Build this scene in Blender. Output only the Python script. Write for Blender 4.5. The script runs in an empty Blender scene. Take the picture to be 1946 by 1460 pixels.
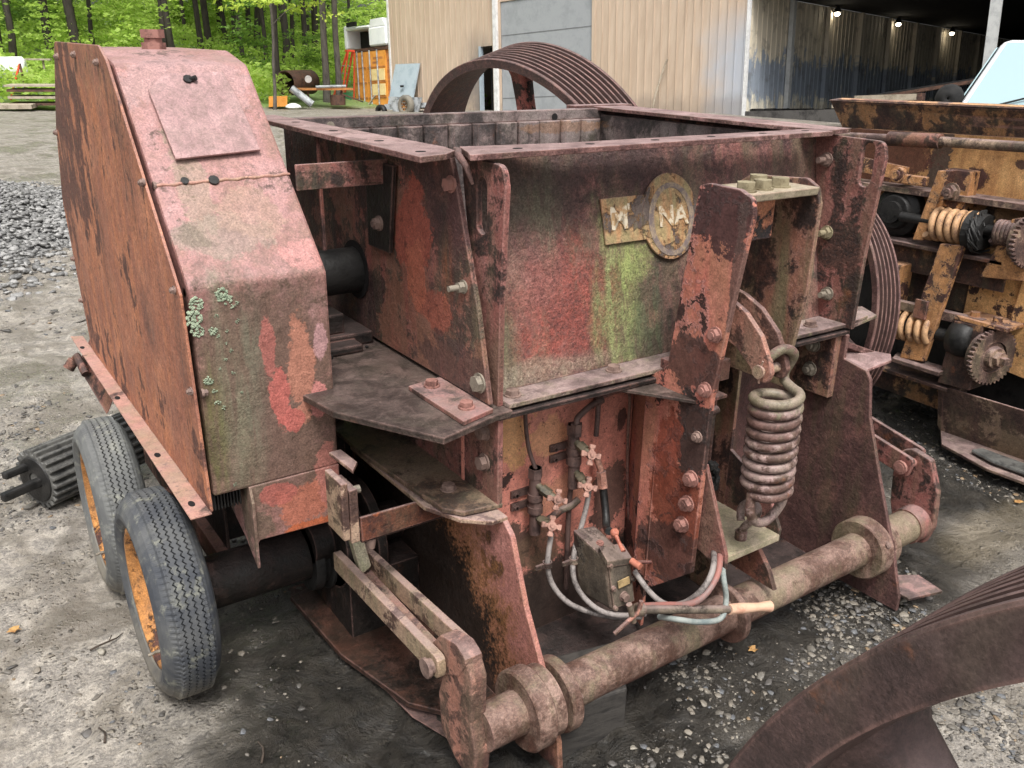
import bpy, bmesh, math, random
import numpy as np
from mathutils import Vector, Matrix, noise as mnoise
random.seed(7); rng=np.random.default_rng(7)
sc=bpy.context.scene
PI=math.pi
# ---------------------------------------------------------------- camera
cam_d=bpy.data.cameras.new('camera'); cam=bpy.data.objects.new('camera',cam_d); sc.collection.objects.link(cam)
f_px=1665.868
def _cam_axes():
    cx,cy=973.,730.
    a=Vector((3550-cx,-(125-cy),-f_px)).normalized(); b=Vector((-260-cx,-(65-cy),-f_px)).normalized()
    z=a.cross(b)
    return a,b,z
_a,_b,_z=_cam_axes()
_R=Matrix((( _a.x,_a.y,_a.z),(_b.x,_b.y,_b.z),(_z.x,_z.y,_z.z)))   # columns: camera axes in world
cam.matrix_world=Matrix.Translation((0,0,1.7))@_R.to_4x4()
cam_d.sensor_width=36; cam_d.lens=36*f_px/1946; cam_d.clip_start=.05; cam_d.clip_end=500
sc.camera=cam
# ---------------------------------------------------------------- sky, sun, exposure
SUN_EL=math.radians(62); SUN_AZ=math.radians(205)
w=bpy.data.worlds.new('World'); sc.world=w; w.use_nodes=True
nt=w.node_tree; bg=nt.nodes['Background']
sky=nt.nodes.new('ShaderNodeTexSky'); sky.sky_type='NISHITA'; sky.sun_disc=False
sky.sun_elevation=SUN_EL; sky.sun_rotation=SUN_AZ; sky.air_density=1.0; sky.dust_density=6.0; sky.ozone_density=1.0
hs=nt.nodes.new('ShaderNodeHueSaturation'); hs.inputs['Saturation'].default_value=.18
nt.links.new(sky.outputs[0],hs.inputs['Color']); nt.links.new(hs.outputs[0],bg.inputs['Color'])
bg.inputs['Strength'].default_value=.135
sl=bpy.data.lights.new('sun','SUN'); sun=bpy.data.objects.new('sun',sl); sc.collection.objects.link(sun)
sl.energy=1.9; sl.angle=math.radians(18); sl.color=(1,.97,.93)
_d=Vector((math.sin(SUN_AZ)*math.cos(SUN_EL),math.cos(SUN_AZ)*math.cos(SUN_EL),math.sin(SUN_EL)))
sun.rotation_euler=_d.to_track_quat('Z','Y').to_euler(); sun.location=(0,0,20)
sc.view_settings.view_transform='Standard'; sc.view_settings.look='None'; sc.view_settings.gamma=1
sc.view_settings.exposure=.80
try: sc.cycles.max_bounces=6; sc.cycles.transparent_max_bounces=8; sc.cycles.use_denoising=True
except Exception: pass
# ---------------------------------------------------------------- building frame (upright building on a sloping yard)
E1=Vector((-.208,.975,-.078)).normalized(); EZ=Vector((.02,.084,.996)); EZ=(EZ-E1*EZ.dot(E1)).normalized(); E2=E1.cross(EZ)
P0=Vector((19.5,17.119,.06))
def B(s,t,h): return P0+E1*s+E2*t+EZ*h
# ---------------------------------------------------------------- mesh helpers
class MB:
    def __init__(s): s.v=[];s.f=[];s.sm=[]
    def add(s,vs,fs,smooth=False):
        o=len(s.v); s.v+= [tuple(v) for v in vs]
        for f in fs: s.f.append(tuple(i+o for i in f)); s.sm.append(smooth)
        return s
    def box(s,x0,x1,y0,y1,z0,z1):
        vs=[(x,y,z) for z in (z0,z1) for y in (y0,y1) for x in (x0,x1)]
        return s.add(vs,[(0,2,3,1),(4,5,7,6),(0,1,5,4),(2,6,7,3),(0,4,6,2),(1,3,7,5)])
    def obox(s,c,ax,ay,az):
        c=Vector(c); vs=[c+Vector(ax)*i+Vector(ay)*j+Vector(az)*k for k in(-.5,.5) for j in(-.5,.5) for i in(-.5,.5)]
        return s.add(vs,[(0,2,3,1),(4,5,7,6),(0,1,5,4),(2,6,7,3),(0,4,6,2),(1,3,7,5)])
    def prism(s,pts,off):
        pts=[Vector(p) for p in pts]; off=Vector(off); n=len(pts)
        nn=Vector((0,0,0))
        for i in range(n): nn+=pts[i].cross(pts[(i+1)%n])
        if nn.dot(off)<0: pts=pts[::-1]
        vs=pts+[p+off for p in pts]
        fs=[tuple(range(n-1,-1,-1)),tuple(range(n,2*n))]+[(i,(i+1)%n,n+(i+1)%n,n+i) for i in range(n)]
        return s.add(vs,fs)
    def tube(s,pts,r,n=10,caps=True):
        pts=[Vector(p) for p in pts]; m=len(pts)
        rr=r if isinstance(r,(list,tuple)) else [r]*m
        vs=[];prev=None
        for i,p in enumerate(pts):
            t=(pts[min(i+1,m-1)]-pts[max(i-1,0)]).normalized()
            if prev is None:
                u=t.orthogonal().normalized()
            else:
                u=(prev-t*prev.dot(t)).normalized()
            prev=u; v=t.cross(u)
            for k in range(n):
                a=2*PI*k/n; vs.append(p+(u*math.cos(a)+v*math.sin(a))*rr[i])
        fs=[(i*n+k,i*n+(k+1)%n,(i+1)*n+(k+1)%n,(i+1)*n+k) for i in range(m-1) for k in range(n)]
        s.add(vs,fs,True)
        if caps:
            s.add(vs[:n],[tuple(range(n-1,-1,-1))]); s.add(vs[-n:],[tuple(range(n))])
        return s
    def cyl(s,a,b,r,n=24,r2=None,smooth=True):
        a=Vector(a);b=Vector(b);t=(b-a).normalized();u=t.orthogonal().normalized();v=t.cross(u)
        r2=r if r2 is None else r2
        A=[a+(u*math.cos(2*PI*k/n)+v*math.sin(2*PI*k/n))*r for k in range(n)]
        Bq=[b+(u*math.cos(2*PI*k/n)+v*math.sin(2*PI*k/n))*r2 for k in range(n)]
        s.add(A+Bq,[(k,(k+1)%n,n+(k+1)%n,n+k) for k in range(n)],smooth)
        s.add(A,[tuple(range(n-1,-1,-1))]); s.add(Bq,[tuple(range(n))]); return s
    def lathe(s,c,ax,prof,n=64,smooth=False,arc=None):
        # prof: closed list of (offset along axis, radius)
        c=Vector(c);t=Vector(ax).normalized();u=t.orthogonal().normalized();v=t.cross(u);m=len(prof)
        vs=[c+t*o+(u*math.cos(2*PI*k/n)+v*math.sin(2*PI*k/n))*r for k in range(n) for (o,r) in prof]
        fs=[(k*m+j,((k+1)%n)*m+j,((k+1)%n)*m+(j+1)%m,k*m+(j+1)%m) for k in range(n) for j in range(m)]
        return s.add(vs,fs,smooth)
    def bolt(s,p,d,r=.014,h=.012,stud=0):
        p=Vector(p);d=Vector(d).normalized()
        s.cyl(p-d*.002,p+d*.004,r*1.25,16)
        s.cyl(p,p+d*(h+.004),r,6,smooth=False)
        if stud: s.cyl(p,p+d*(h+stud),r*.55,12)
        return s
def arcpoly(pts,rad,seg=6):
    """round the corners of a planar polygon; rad: one radius per corner"""
    out=[];n=len(pts); P=[Vector(p) for p in pts]
    for i in range(n):
        r=rad[i] if isinstance(rad,(list,tuple)) else rad
        p=P[i];a=(P[i-1]-p);b=(P[(i+1)%n]-p)
        if r<=0: out.append(p);continue
        ang=a.angle(b);l=min(r/math.tan(ang/2),a.length*.49,b.length*.49)
        p1=p+a.normalized()*l;p2=p+b.normalized()*l
        for k in range(seg+1):
            t=k/seg; q=p1*(1-t)**2+p*2*t*(1-t)+p2*t*t; out.append(q)
    return out
def plate_hole(mb,outer,inner,off,n=48):
    """flat plate with one slot; outer/inner planar loops, rays cast from the slot's centre"""
    O=[Vector(p) for p in outer];I=[Vector(p) for p in inner];off=Vector(off)
    c=sum(I,Vector())/len(I);nn=off.normalized();u=(O[1]-O[0]).normalized();v=nn.cross(u)
    def hit(L,d):
        best=None
        for i in range(len(L)):
            a=L[i]-c;b=L[(i+1)%len(L)]-c
            ax,ay,bx,by=a.dot(u),a.dot(v),b.dot(u),b.dot(v);dx,dy=d
            ex,ey=bx-ax,by-ay;det=dx*(-ey)+ex*dy
            if abs(det)<1e-12: continue
            t=(ax*(-ey)+ex*ay)/det;s=(dx*ay-dy*ax)/det
            if t>0 and -1e-6<=s<=1+1e-6:
                if best is None or t>best: best=t
        return c+(u*dx+v*dy)*best
    angs=sorted(set([round(math.atan2((p-c).dot(v),(p-c).dot(u)),5) for p in O]+[round(2*PI*k/n-PI,5) for k in range(n)]))
    ro=[hit(O,(math.cos(a),math.sin(a))) for a in angs];ri=[hit(I,(math.cos(a),math.sin(a))) for a in angs]
    m=len(angs);vs=ro+ri+[p+off for p in ro]+[p+off for p in ri];fs=[]
    for k in range(m):
        j=(k+1)%m
        fs+=[(k,m+k,m+j,j),(2*m+k,2*m+j,3*m+j,3*m+k),(k,j,2*m+j,2*m+k),(m+k,3*m+k,3*m+j,m+j)]
    return mb.add(vs,fs)
def wloc(o):
    l=Vector((0,0,0))
    while o is not None: l=l+o.location;o=o.parent
    return l
def build(name,mb,mat,parent=None,bevel=0,loc=None,origin=None):
    me=bpy.data.meshes.new(name); off=wloc(parent) if parent else Vector(loc or (0,0,0))
    V=np.array(mb.v,dtype=float)-np.array(off) if len(mb.v) else np.zeros((0,3))
    me.from_pydata(V.tolist(),[],mb.f); me.polygons.foreach_set('use_smooth',mb.sm)
    me.materials.append(mat); me.update()
    o=bpy.data.objects.new(name,me); sc.collection.objects.link(o)
    if parent: o.parent=parent
    else: o.location=off
    if bevel:
        m=o.modifiers.new('bevel','BEVEL');m.width=bevel;m.segments=2;m.limit_method='ANGLE';m.angle_limit=math.radians(40);m.harden_normals=False
    return o
def thing(name,label,cat,loc=(0,0,0),group=None):
    o=bpy.data.objects.new(name,None); sc.collection.objects.link(o); o.location=loc; o.empty_display_size=.1
    return tag(o,label,cat,group)
def tag(o,label,cat,group=None):
    o['label']=label;o['category']=cat
    if group:o['group']=group
    return o
def kind(o,k): o['kind']=k; return o
# ---------------------------------------------------------------- node helper
class N:
    def __init__(s,name):
        s.m=bpy.data.materials.new(name); s.m.use_nodes=True; s.t=s.m.node_tree; s.b=s.t.nodes['Principled BSDF']; s.o=s.t.nodes['Material Output']
    def n(s,typ,**k):
        x=s.t.nodes.new(typ)
        for a,b in k.items(): setattr(x,a,b)
        return x
    def L(s,src,dst):
        if isinstance(src,(int,float)): dst.default_value=src
        elif isinstance(src,(tuple,list)): dst.default_value=tuple(src)+((1,) if len(src)==3 and dst.type=='RGBA' else ())
        else: s.t.links.new(src,dst)
    def pos(s):
        if not hasattr(s,'_p'): s._p=s.n('ShaderNodeNewGeometry').outputs['Position']
        return s._p
    def objc(s): return s.n('ShaderNodeTexCoord').outputs['Object']
    def vmul(s,a,b):
        x=s.n('ShaderNodeVectorMath',operation='MULTIPLY'); s.L(a,x.inputs[0]); s.L(b,x.inputs[1]); return x.outputs[0]
    def vop(s,op,a,b=None):
        x=s.n('ShaderNodeVectorMath',operation=op); s.L(a,x.inputs[0]); 
        if b is not None: s.L(b,x.inputs[1])
        return x.outputs['Value' if op in('LENGTH','DOT_PRODUCT','DISTANCE') else 'Vector']
    def mth(s,op,a,b=0,c=None,clamp=False):
        x=s.n('ShaderNodeMath',operation=op,use_clamp=clamp); s.L(a,x.inputs[0]); s.L(b,x.inputs[1])
        if c is not None: s.L(c,x.inputs[2])
        return x.outputs[0]
    def noise(s,vec,scale,detail=4,rough=.55,dist=0):
        x=s.n('ShaderNodeTexNoise'); s.L(vec,x.inputs['Vector']); x.inputs['Scale'].default_value=scale
        x.inputs['Detail'].default_value=detail;x.inputs['Roughness'].default_value=rough;x.inputs['Distortion'].default_value=dist
        return x.outputs['Fac']
    def vor(s,vec,scale,feature='F1',out='Distance'):
        x=s.n('ShaderNodeTexVoronoi',feature=feature); s.L(vec,x.inputs['Vector']); x.inputs['Scale'].default_value=scale
        return x.outputs[out]
    def step(s,x,a,b):
        r=s.n('ShaderNodeMapRange',interpolation_type='SMOOTHSTEP'); s.L(x,r.inputs[0]); s.L(a,r.inputs[1]); s.L(b,r.inputs[2]); return r.outputs[0]
    def lin(s,x,a,b,c=0,d=1):
        r=s.n('ShaderNodeMapRange'); s.L(x,r.inputs[0]); s.L(a,r.inputs[1]); s.L(b,r.inputs[2]); r.inputs[3].default_value=c; r.inputs[4].default_value=d; return r.outputs[0]
    def mix(s,f,a,b,mode='MIX'):
        x=s.n('ShaderNodeMix',data_type='RGBA',blend_type=mode); s.L(f,x.inputs[0]); s.L(a,x.inputs[6]); s.L(b,x.inputs[7]); return x.outputs[2]
    def bump(s,h,strength=.5,dist=.01,nrm=None):
        x=s.n('ShaderNodeBump'); s.L(h,x.inputs['Height']); x.inputs['Strength'].default_value=strength;x.inputs['Distance'].default_value=dist
        if nrm is not None: s.L(nrm,x.inputs['Normal'])
        return x.outputs[0]
    def fin(s,col=None,rough=None,metal=None,nrm=None,spec=None):
        if col is not None: s.L(col,s.b.inputs['Base Color'])
        if rough is not None: s.L(rough,s.b.inputs['Roughness'])
        if metal is not None: s.L(metal,s.b.inputs['Metallic'])
        if nrm is not None: s.L(nrm,s.b.inputs['Normal'])
        if spec is not None: s.b.inputs['Specular IOR Level'].default_value=spec
        return s.m
RD=(.040,.026,.024); RM=(.115,.058,.046); RO=(.26,.095,.04)
LILAC=(.36,.24,.235); PINK=(.34,.125,.095); RED=(.26,.075,.055); SALM=(.46,.20,.125); OLIVE=(.135,.12,.075); DARK=(.016,.014,.013)
MOSS=(.20,.22,.07)
def rusty(name,p1=PINK,p2=RED,r1=RD,r2=RM,th=.5,streak=.35,dirt=.3,dcol=OLIVE,top=.5,patches=(),sc_=1.,flake=.5,rough=(.42,.75),grain=1.,sax=2,dot=0.,ms=.012,wear=.75):
    """weathered paint over rust: th = share of bare rust; patches = ellipsoidal stains ((centre),(radii),colour,strength[,'s' streaked])"""
    n=N(name);P=n.pos()
    st=[1,1,1];st[sax]=.16
    Pl=n.vmul(P,(sc_,)*3)
    nL=n.noise(Pl,3.1,3,.5); nM=n.noise(Pl,13,7,.68,.4); nF=n.noise(Pl,90,4,.7); nS=n.noise(n.vmul(P,st),16*sc_,6,.62)
    a=n.mth('MULTIPLY_ADD',nL,.9,n.mth('MULTIPLY',nM,.75)); a=n.mth('MULTIPLY_ADD',nF,.16,a)
    a=n.mth('MULTIPLY_ADD',n.mth('SUBTRACT',nS,.5),streak,a)          # mean about .905
    t=.905+(th-.5)*.62
    rm=n.step(a,t+ms,t-ms)                                        # 1 = rust
    paint=n.mix(n.step(n.mth('MULTIPLY_ADD',nS,.7,n.mth('MULTIPLY',nL,.5)),.48,.74),p1,p2)
    fade=n.noise(Pl,5.7,5,.6,.8); paint=n.mix(n.lin(fade,.45,.75,0,.55),paint,tuple(min(1,c*1.25+.05) for c in p1))
    rust=n.mix(n.step(n.mth('ADD',nM,n.mth('MULTIPLY',nF,.5)),.62,.9),r1,r2)
    rust=n.mix(n.step(n.noise(Pl,6.3,6,.7),.60,.72),rust,n.mix(.55,rust,RO))
    col=n.mix(rm,paint,rust)
    edge=n.mth('MULTIPLY',n.step(a,t-.004,t+.012),n.step(a,t+.05,t+.014))
    col=n.mix(n.mth('MULTIPLY',edge,flake),col,tuple(min(1,c*1.15+.09) for c in p1))
    # run-down dirt
    dm=n.mth('MULTIPLY',n.step(n.mth('ADD',nS,n.mth('MULTIPLY',nL,.6)),.72,.98),dirt)
    col=n.mix(dm,col,dcol)
    brk=n.lin(n.noise(P,70,6,.8),.40,.58,.35,1.); nS2=n.noise(n.vmul(P,[1 if q_!=sax else .10 for q_ in range(3)]),34,5,.7,.3); brk_s=n.mth('MULTIPLY',n.lin(n.noise(P,90,5,.8),.38,.56,.5,1.),n.lin(nS2,.42,.58,.30,1.))
    for p in patches:
        c,r,cc,k=p[:4]
        q=n.vop('DIVIDE',n.vop('SUBTRACT',P,c),r); d=n.vop('LENGTH',q)
        wob=nS if (len(p)>=5 and p[4]=='s') else nM
        d=n.mth('MULTIPLY_ADD',n.mth('SUBTRACT',wob,.5),3.4 if (len(p)>=5 and p[4]=='s') else 2.4*min(1,.15/sorted(r)[1]),d)
        d=n.mth('MULTIPLY_ADD',n.mth('SUBTRACT',nF,.5),.7,d)
        soft=(.55 if ms>.03 else .35) if len(p)>=5 and p[4]=='s' else ((.10 if ms<.09 else .42) if len(p)<6 else p[5])
        m_=n.mth('MULTIPLY',n.step(d,1+soft,1-soft),k); m_=n.mth('MULTIPLY',m_,brk_s if (len(p)>=5 and p[4]=='s') else (brk if (len(p)<6 and ms>.09) else 1.0))
        col=n.mix(m_,col,cc)
    gA=n.noise(P,210,3,.75); gB=n.noise(P,44,6,.75,.6)
    gr=n.mth('MULTIPLY',n.lin(gA,.32,.68,1-.36*grain**.5,1+.30*grain**.5),n.lin(gB,.3,.7,.70,1.28))
    cg=n.n('ShaderNodeCombineXYZ'); [n.L(gr,cg.inputs[i]) for i in range(3)]
    col=n.mix(1.0,col,cg.outputs[0],'MULTIPLY')
    pit=n.mth('MULTIPLY',n.step(n.noise(P,33,7,.8,.3),.57,.62),n.step(nL,.42,.56)); col=n.mix(n.mth('MULTIPLY',pit,.55),col,tuple(c*.75 for c in r1))
    # grime speckle, and upward faces lightened: dust plus painted highlight
    sp=n.step(n.noise(P,160,3,.7),.56,.72); col=n.mix(n.mth('MULTIPLY',sp,.35),col,tuple(c*.4 for c in r2))
    if dot:
        vd=n.vor(P,60); col=n.mix(n.mth('MULTIPLY',n.mth('MULTIPLY',n.step(vd,.22,.12),n.step(nM,.5,.6)),dot),col,r1)
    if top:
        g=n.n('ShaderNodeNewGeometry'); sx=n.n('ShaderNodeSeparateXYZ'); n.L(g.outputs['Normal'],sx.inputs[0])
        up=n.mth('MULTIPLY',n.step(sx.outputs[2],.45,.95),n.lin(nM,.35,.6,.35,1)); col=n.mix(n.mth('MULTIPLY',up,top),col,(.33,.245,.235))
    if wear:
        bv=n.n('ShaderNodeBevel');bv.samples=3;bv.inputs['Radius'].default_value=.007
        gg=n.n('ShaderNodeNewGeometry'); dn=n.vop('DOT_PRODUCT',bv.outputs[0],gg.outputs['Normal'])
        ew=n.mth('MULTIPLY',n.step(n.mth('MULTIPLY_ADD',n.mth('SUBTRACT',nF,.5),.10,dn),.985,.88),n.lin(nM,.38,.60,.15,1.)); col=n.mix(n.mth('MULTIPLY',ew,wear),col,(.30,.175,.15))
    h=n.mth('MULTIPLY_ADD',rm,-.55 if ms<.03 else -.12,n.mth('MULTIPLY',nF,n.mth('MULTIPLY_ADD',rm,.5*grain,.25*grain)))
    h=n.mth('MULTIPLY_ADD',edge,.5 if ms<.03 else 0.,h); h=n.mth('MULTIPLY_ADD',n.noise(P,38,5,.65),.6*grain,h)
    rg=n.mth('MULTIPLY_ADD',rm,.14,n.lin(nM,.3,.7,rough[0],rough[1]))
    hs=n.n('ShaderNodeHueSaturation');hs.inputs['Saturation'].default_value=1.0;hs.inputs['Value'].default_value=1.02;n.L(col,hs.inputs['Color'])
    bc=n.n('ShaderNodeGamma');bc.inputs[1].default_value=1.09;n.L(hs.outputs[0],bc.inputs[0])
    return n.fin(bc.outputs[0],rg,0,n.bump(h,1.0,.0050),spec=.34)
def plain(name,c1,c2,scale=12,rough=.6,bump=.3,dist=.004,metal=0,detail=6,spec=.28,lo=.4,hi=.65,vec=(1,1,1)):
    n=N(name);P=n.pos();a=n.noise(n.vmul(P,vec),scale,detail,.65);b=n.noise(P,scale*7,4,.6)
    col=n.mix(n.step(n.mth('MULTIPLY_ADD',b,.3,n.mth('MULTIPLY',a,.85)),lo,hi),c1,c2)
    return n.fin(col,n.lin(a,.3,.7,rough-.1,min(1,rough+.12)),metal,n.bump(n.mth('MULTIPLY_ADD',b,.4,a),bump,dist),spec=spec)
# ---------------------------------------------------------------- materials
M={}
GRN=(.17,.21,.06)
M['cover']=rusty('cover_paint',(.33,.185,.175),(.34,.15,.135),ms=0.045,th=.34,streak=.25,dirt=.45,top=.42,r1=(.10,.06,.05),r2=(.17,.10,.08),flake=.25,dot=.5,
  patches=[((.66,2.02,.86),(.24,.2,.34),(.135,.088,.066),.9,'n',.30),((.575,2.0,.86),(.045,.2,.32),(.20,.19,.13),.8,'s'),((.62,2.0,.95),(.03,.1,.2),(.16,.15,.11),.7,'s'),((.515,2.0,.8),(.03,.2,.16),(.14,.15,.05),.75,'s'),
           ((.745,2.0,.93),(.036,.1,.13),(.40,.185,.13),.85),((.785,2.0,.84),(.022,.1,.06),(.47,.20,.18),.9),((.685,2.0,.86),(.026,.1,.09),(.42,.13,.11),.9),((.71,2.0,.80),(.03,.1,.03),(.42,.13,.11),.9),
           ((.665,2.0,.99),(.018,.1,.08),(.36,.13,.11),.8),((.80,2.0,1.0),(.018,.1,.05),(.42,.25,.25),.8),
           ((.74,2.0,.555),(.09,.1,.055),(.40,.15,.10),.85),((.66,2.0,.60),(.05,.1,.03),(.36,.12,.10),.8),((.60,2.0,.53),(.04,.1,.04),(.14,.10,.075),.8),((.75,2.0,.48),(.08,.1,.02),(.42,.12,.05),.85),
           ((.80,2.0,.62),(.03,.1,.09),(.40,.17,.14),.8),
           ((.66,2.4,1.60),(.16,.12,.1),(.36,.235,.23),.6),((.58,2.2,1.38),(.04,.15,.15),(.25,.20,.14),.6),((.62,2.08,1.27),(.11,.06,.07),(.22,.18,.14),.65),((.79,2.05,1.21),(.06,.05,.04),(.46,.22,.20),.7),
           ((.70,2.13,1.30),(.08,.09,.06),(.30,.20,.15),.6)])
M['panel']=rusty('panel_paint',(.44,.185,.095),(.35,.135,.08),ms=0.05,th=.36,streak=.75,dirt=.45,dcol=(.25,.12,.085),top=.6,r1=(.11,.048,.036),r2=(.20,.095,.07),flake=.15,
  patches=[((.48,2.36,1.50),(.1,.10,.20),(.13,.062,.05),.9,'s'),((.48,3.25,1.45),(.1,.16,.30),(.13,.065,.052),.85,'s'),((.48,2.36,1.0),(.1,.09,.07),(.12,.06,.05),.85,'s'),((.48,2.85,1.15),(.1,.05,.16),(.12,.06,.05),.85,'s'),
           ((.48,3.4,.85),(.1,.10,.35),(.17,.08,.06),.7,'s'),((.48,2.05,.95),(.1,.05,.35),(.14,.065,.05),.75,'s'),((.48,2.6,1.64),(.1,.4,.05),(.14,.075,.06),.7,'s'),((.48,2.2,.80),(.1,.12,.06),(.18,.085,.07),.6,'s')])
M['strip']=rusty('flange_paint',(.40,.21,.165),(.36,.22,.155),ms=0.06,th=.2,streak=0,dirt=.5,dcol=(.28,.22,.14),top=.35,flake=0,grain=.4)
M['hatch']=rusty('hatch_paint',(.34,.21,.205),(.27,.165,.165),ms=0.06,th=.30,streak=.1,dirt=.2,top=.4,r1=(.20,.12,.11),r2=(.25,.16,.15),flake=.1,grain=.6,sc_=2.2)
M['front']=rusty('front_panel_paint',(.25,.105,.09),(.17,.085,.078),ms=0.11,th=.56,streak=.45,dirt=.65,top=.3,r1=(.07,.038,.038),r2=(.135,.075,.068),flake=.1,grain=1.7,
  patches=[((1.40,1.75,1.05),(.17,.2,.17),(.30,.085,.065),.8),((1.60,1.75,1.00),(.10,.2,.26),(.20,.22,.10),1.0,'s'),((1.34,1.8,1.33),(.05,.2,.12),(.15,.15,.09),.7,'s'),((1.62,1.78,1.10),(.035,.1,.13),(.30,.34,.13),.9,'s'),((1.55,1.75,1.05),(.02,.2,.18),(.27,.29,.13),.75,'s'),((1.70,1.75,1.0),(.07,.2,.2),(.075,.085,.06),.8,'s'),((1.66,1.78,1.14),(.05,.1,.05),(.33,.38,.14),.6),
           ((1.19,1.75,.98),(.035,.2,.12),(.20,.195,.11),.85,'s'),((1.28,1.8,1.33),(.14,.2,.08),(.13,.115,.085),.7,'s'),((1.5,1.83,1.40),(.4,.2,.04),(.10,.068,.062),.6),((1.3,1.72,.90),(.2,.1,.03),(.33,.29,.22),.6),
           ((1.30,1.77,1.16),(.10,.2,.10),(.30,.15,.13),.5),((2.22,1.75,1.02),(.14,.2,.22),(.24,.25,.15),.95,'s'),((2.2,1.75,1.3),(.2,.2,.1),(.11,.065,.058),.6)])
M['side']=rusty('side_plate_paint',(.25,.085,.068),(.29,.105,.08),ms=0.05,th=.62,streak=.35,dirt=.45,top=.3,r1=(.055,.032,.031),r2=(.12,.062,.054),flake=.3,grain=1.3,
  patches=[((1.09,2.03,1.24),(.1,.10,.12),(.33,.10,.07),.9),((1.09,1.93,1.05),(.1,.10,.05),(.30,.10,.07),.85),((1.09,2.02,1.12),(.1,.05,.1),(.40,.14,.09),.8),((1.09,1.80,1.33),(.1,.05,.10),(.085,.04,.038),.8),((1.09,1.86,1.15),(.1,.03,.12),(.28,.11,.055),.7,'s'),
           ((1.09,1.72,1.02),(.1,.04,.14),(.19,.155,.10),.7,'s'),((1.09,1.8,.92),(.1,.2,.07),(.10,.06,.055),.7)])
M['lug']=rusty('lug_paint',(.25,.10,.085),(.21,.09,.078),ms=0.06,th=.50,streak=.35,dirt=.45,top=.55,flake=.3,grain=1.2)
M['rim_flange']=rusty('top_flange_paint',(.33,.19,.18),(.27,.14,.13),ms=0.05,th=.62,streak=0,dirt=.3,top=.75,r1=(.10,.05,.045),r2=(.19,.10,.09),flake=.2,grain=1.4)
M['ledge']=rusty('ledge_paint',(.25,.20,.17),(.19,.13,.11),ms=0.06,th=.55,streak=0,dirt=.6,top=.75,r1=(.05,.034,.03),r2=(.13,.09,.078),flake=.1,grain=1.6,dcol=(.24,.23,.13))
M['table']=rusty('table_plate',(.12,.085,.07),(.095,.065,.055),ms=0.07,th=.65,streak=0,dirt=.5,top=.12,r1=(.036,.026,.022),r2=(.085,.06,.05),flake=.1,rough=(.28,.55),dcol=(.07,.06,.045))
M['leafplate']=rusty('leaf_plate',(.19,.14,.10),(.22,.15,.10),ms=.08,th=.5,streak=0,dirt=.4,top=.1,r1=(.06,.045,.035),r2=(.15,.085,.05),flake=.05,dcol=(.14,.14,.09),rough=(.35,.55))
M['dark']=rusty('oily_plate',(.10,.05,.04),(.08,.05,.04),ms=0.05,th=.78,streak=.2,dirt=.7,top=.1,r1=(.010,.008,.007),r2=(.032,.020,.017),flake=.1,rough=(.35,.6),dcol=(.018,.015,.012))
M['valve']=rusty('valve_wall_paint',(.62,.26,.20),(.56,.23,.18),th=.16,streak=.3,dirt=.25,top=.2,r1=(.05,.03,.027),r2=(.13,.07,.055),flake=.3,grain=.4,dot=.9,
  patches=[((1.24,1.8,.70),(.085,.2,.09),(.66,.38,.19),.9),((1.38,1.8,.66),(.06,.2,.06),(.62,.34,.19),.7),((1.20,1.8,.56),(.06,.2,.03),(.075,.042,.036),1,'n',.03),((1.20,1.8,.34),(.14,.2,.10),(.09,.062,.05),.92,'n',.08),((1.42,1.8,.46),(.13,.2,.06),(.46,.24,.15),.6),
           ((1.50,1.8,.06),(.6,.2,.22),(.04,.035,.03),.95,'n',.12),((1.63,1.8,.40),(.07,.2,.12),(.10,.07,.058),.85,'n',.06),((1.66,1.8,.66),(.02,.2,.04),(.04,.032,.03),.8),((1.36,1.8,.30),(.10,.2,.07),(.17,.11,.075),.8)])
M['bracket']=rusty('bracket_paint',(.43,.155,.12),(.47,.20,.135),th=.40,streak=.2,dirt=.3,top=.65,r1=(.048,.024,.022),r2=(.095,.045,.04),flake=.85,grain=.8,
  patches=[((1.62,1.44,1.33),(.1,.10,.10),(.085,.042,.04),.97,'n',.04),((1.62,1.60,1.15),(.1,.03,.35),(.065,.035,.032),.95,'n',.04),((1.62,1.50,.93),(.1,.12,.07),(.10,.05,.042),.9,'n',.04),((1.62,1.38,1.1),(.1,.018,.3),(.12,.075,.065),.85),
           ((1.62,1.47,.72),(.1,.08,.13),(.05,.034,.03),.95,'n',.05),((1.62,1.56,.66),(.1,.05,.15),(.24,.065,.04),.85,'n',.05),((1.62,1.50,.50),(.1,.12,.12),(.19,.055,.032),.85,'n',.05),((1.62,1.52,.35),(.1,.15,.1),(.07,.04,.034),.8),
           ((1.88,1.5,1.1),(.05,.25,.4),(.12,.105,.07),.85)])
M['skid']=rusty('muddy_skid',(.085,.042,.030),(.06,.032,.024),ms=.08,th=.5,streak=0,dirt=.5,top=.0,r1=(.022,.016,.013),r2=(.07,.038,.028),flake=0,rough=(.22,.5),dcol=(.03,.024,.018))
M['blockpaint']=rusty('block_paint',(.42,.17,.11),(.46,.20,.10),th=.52,streak=0,dirt=.2,top=.2,r1=(.03,.025,.026),r2=(.07,.045,.045),flake=.5,sc_=2.2)
M['web']=rusty('bracket_web',(.26,.12,.085),(.20,.16,.10),ms=.06,th=.42,streak=.4,dirt=.5,top=.4,flake=.4,dcol=(.16,.14,.08))
M['btop']=rusty('bracket_top_paint',(.34,.285,.21),(.30,.265,.18),ms=.06,th=.15,streak=0,dirt=.25,top=.1,r1=(.16,.13,.08),r2=(.26,.23,.14),flake=0,grain=.5,dcol=(.26,.26,.14))
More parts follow.
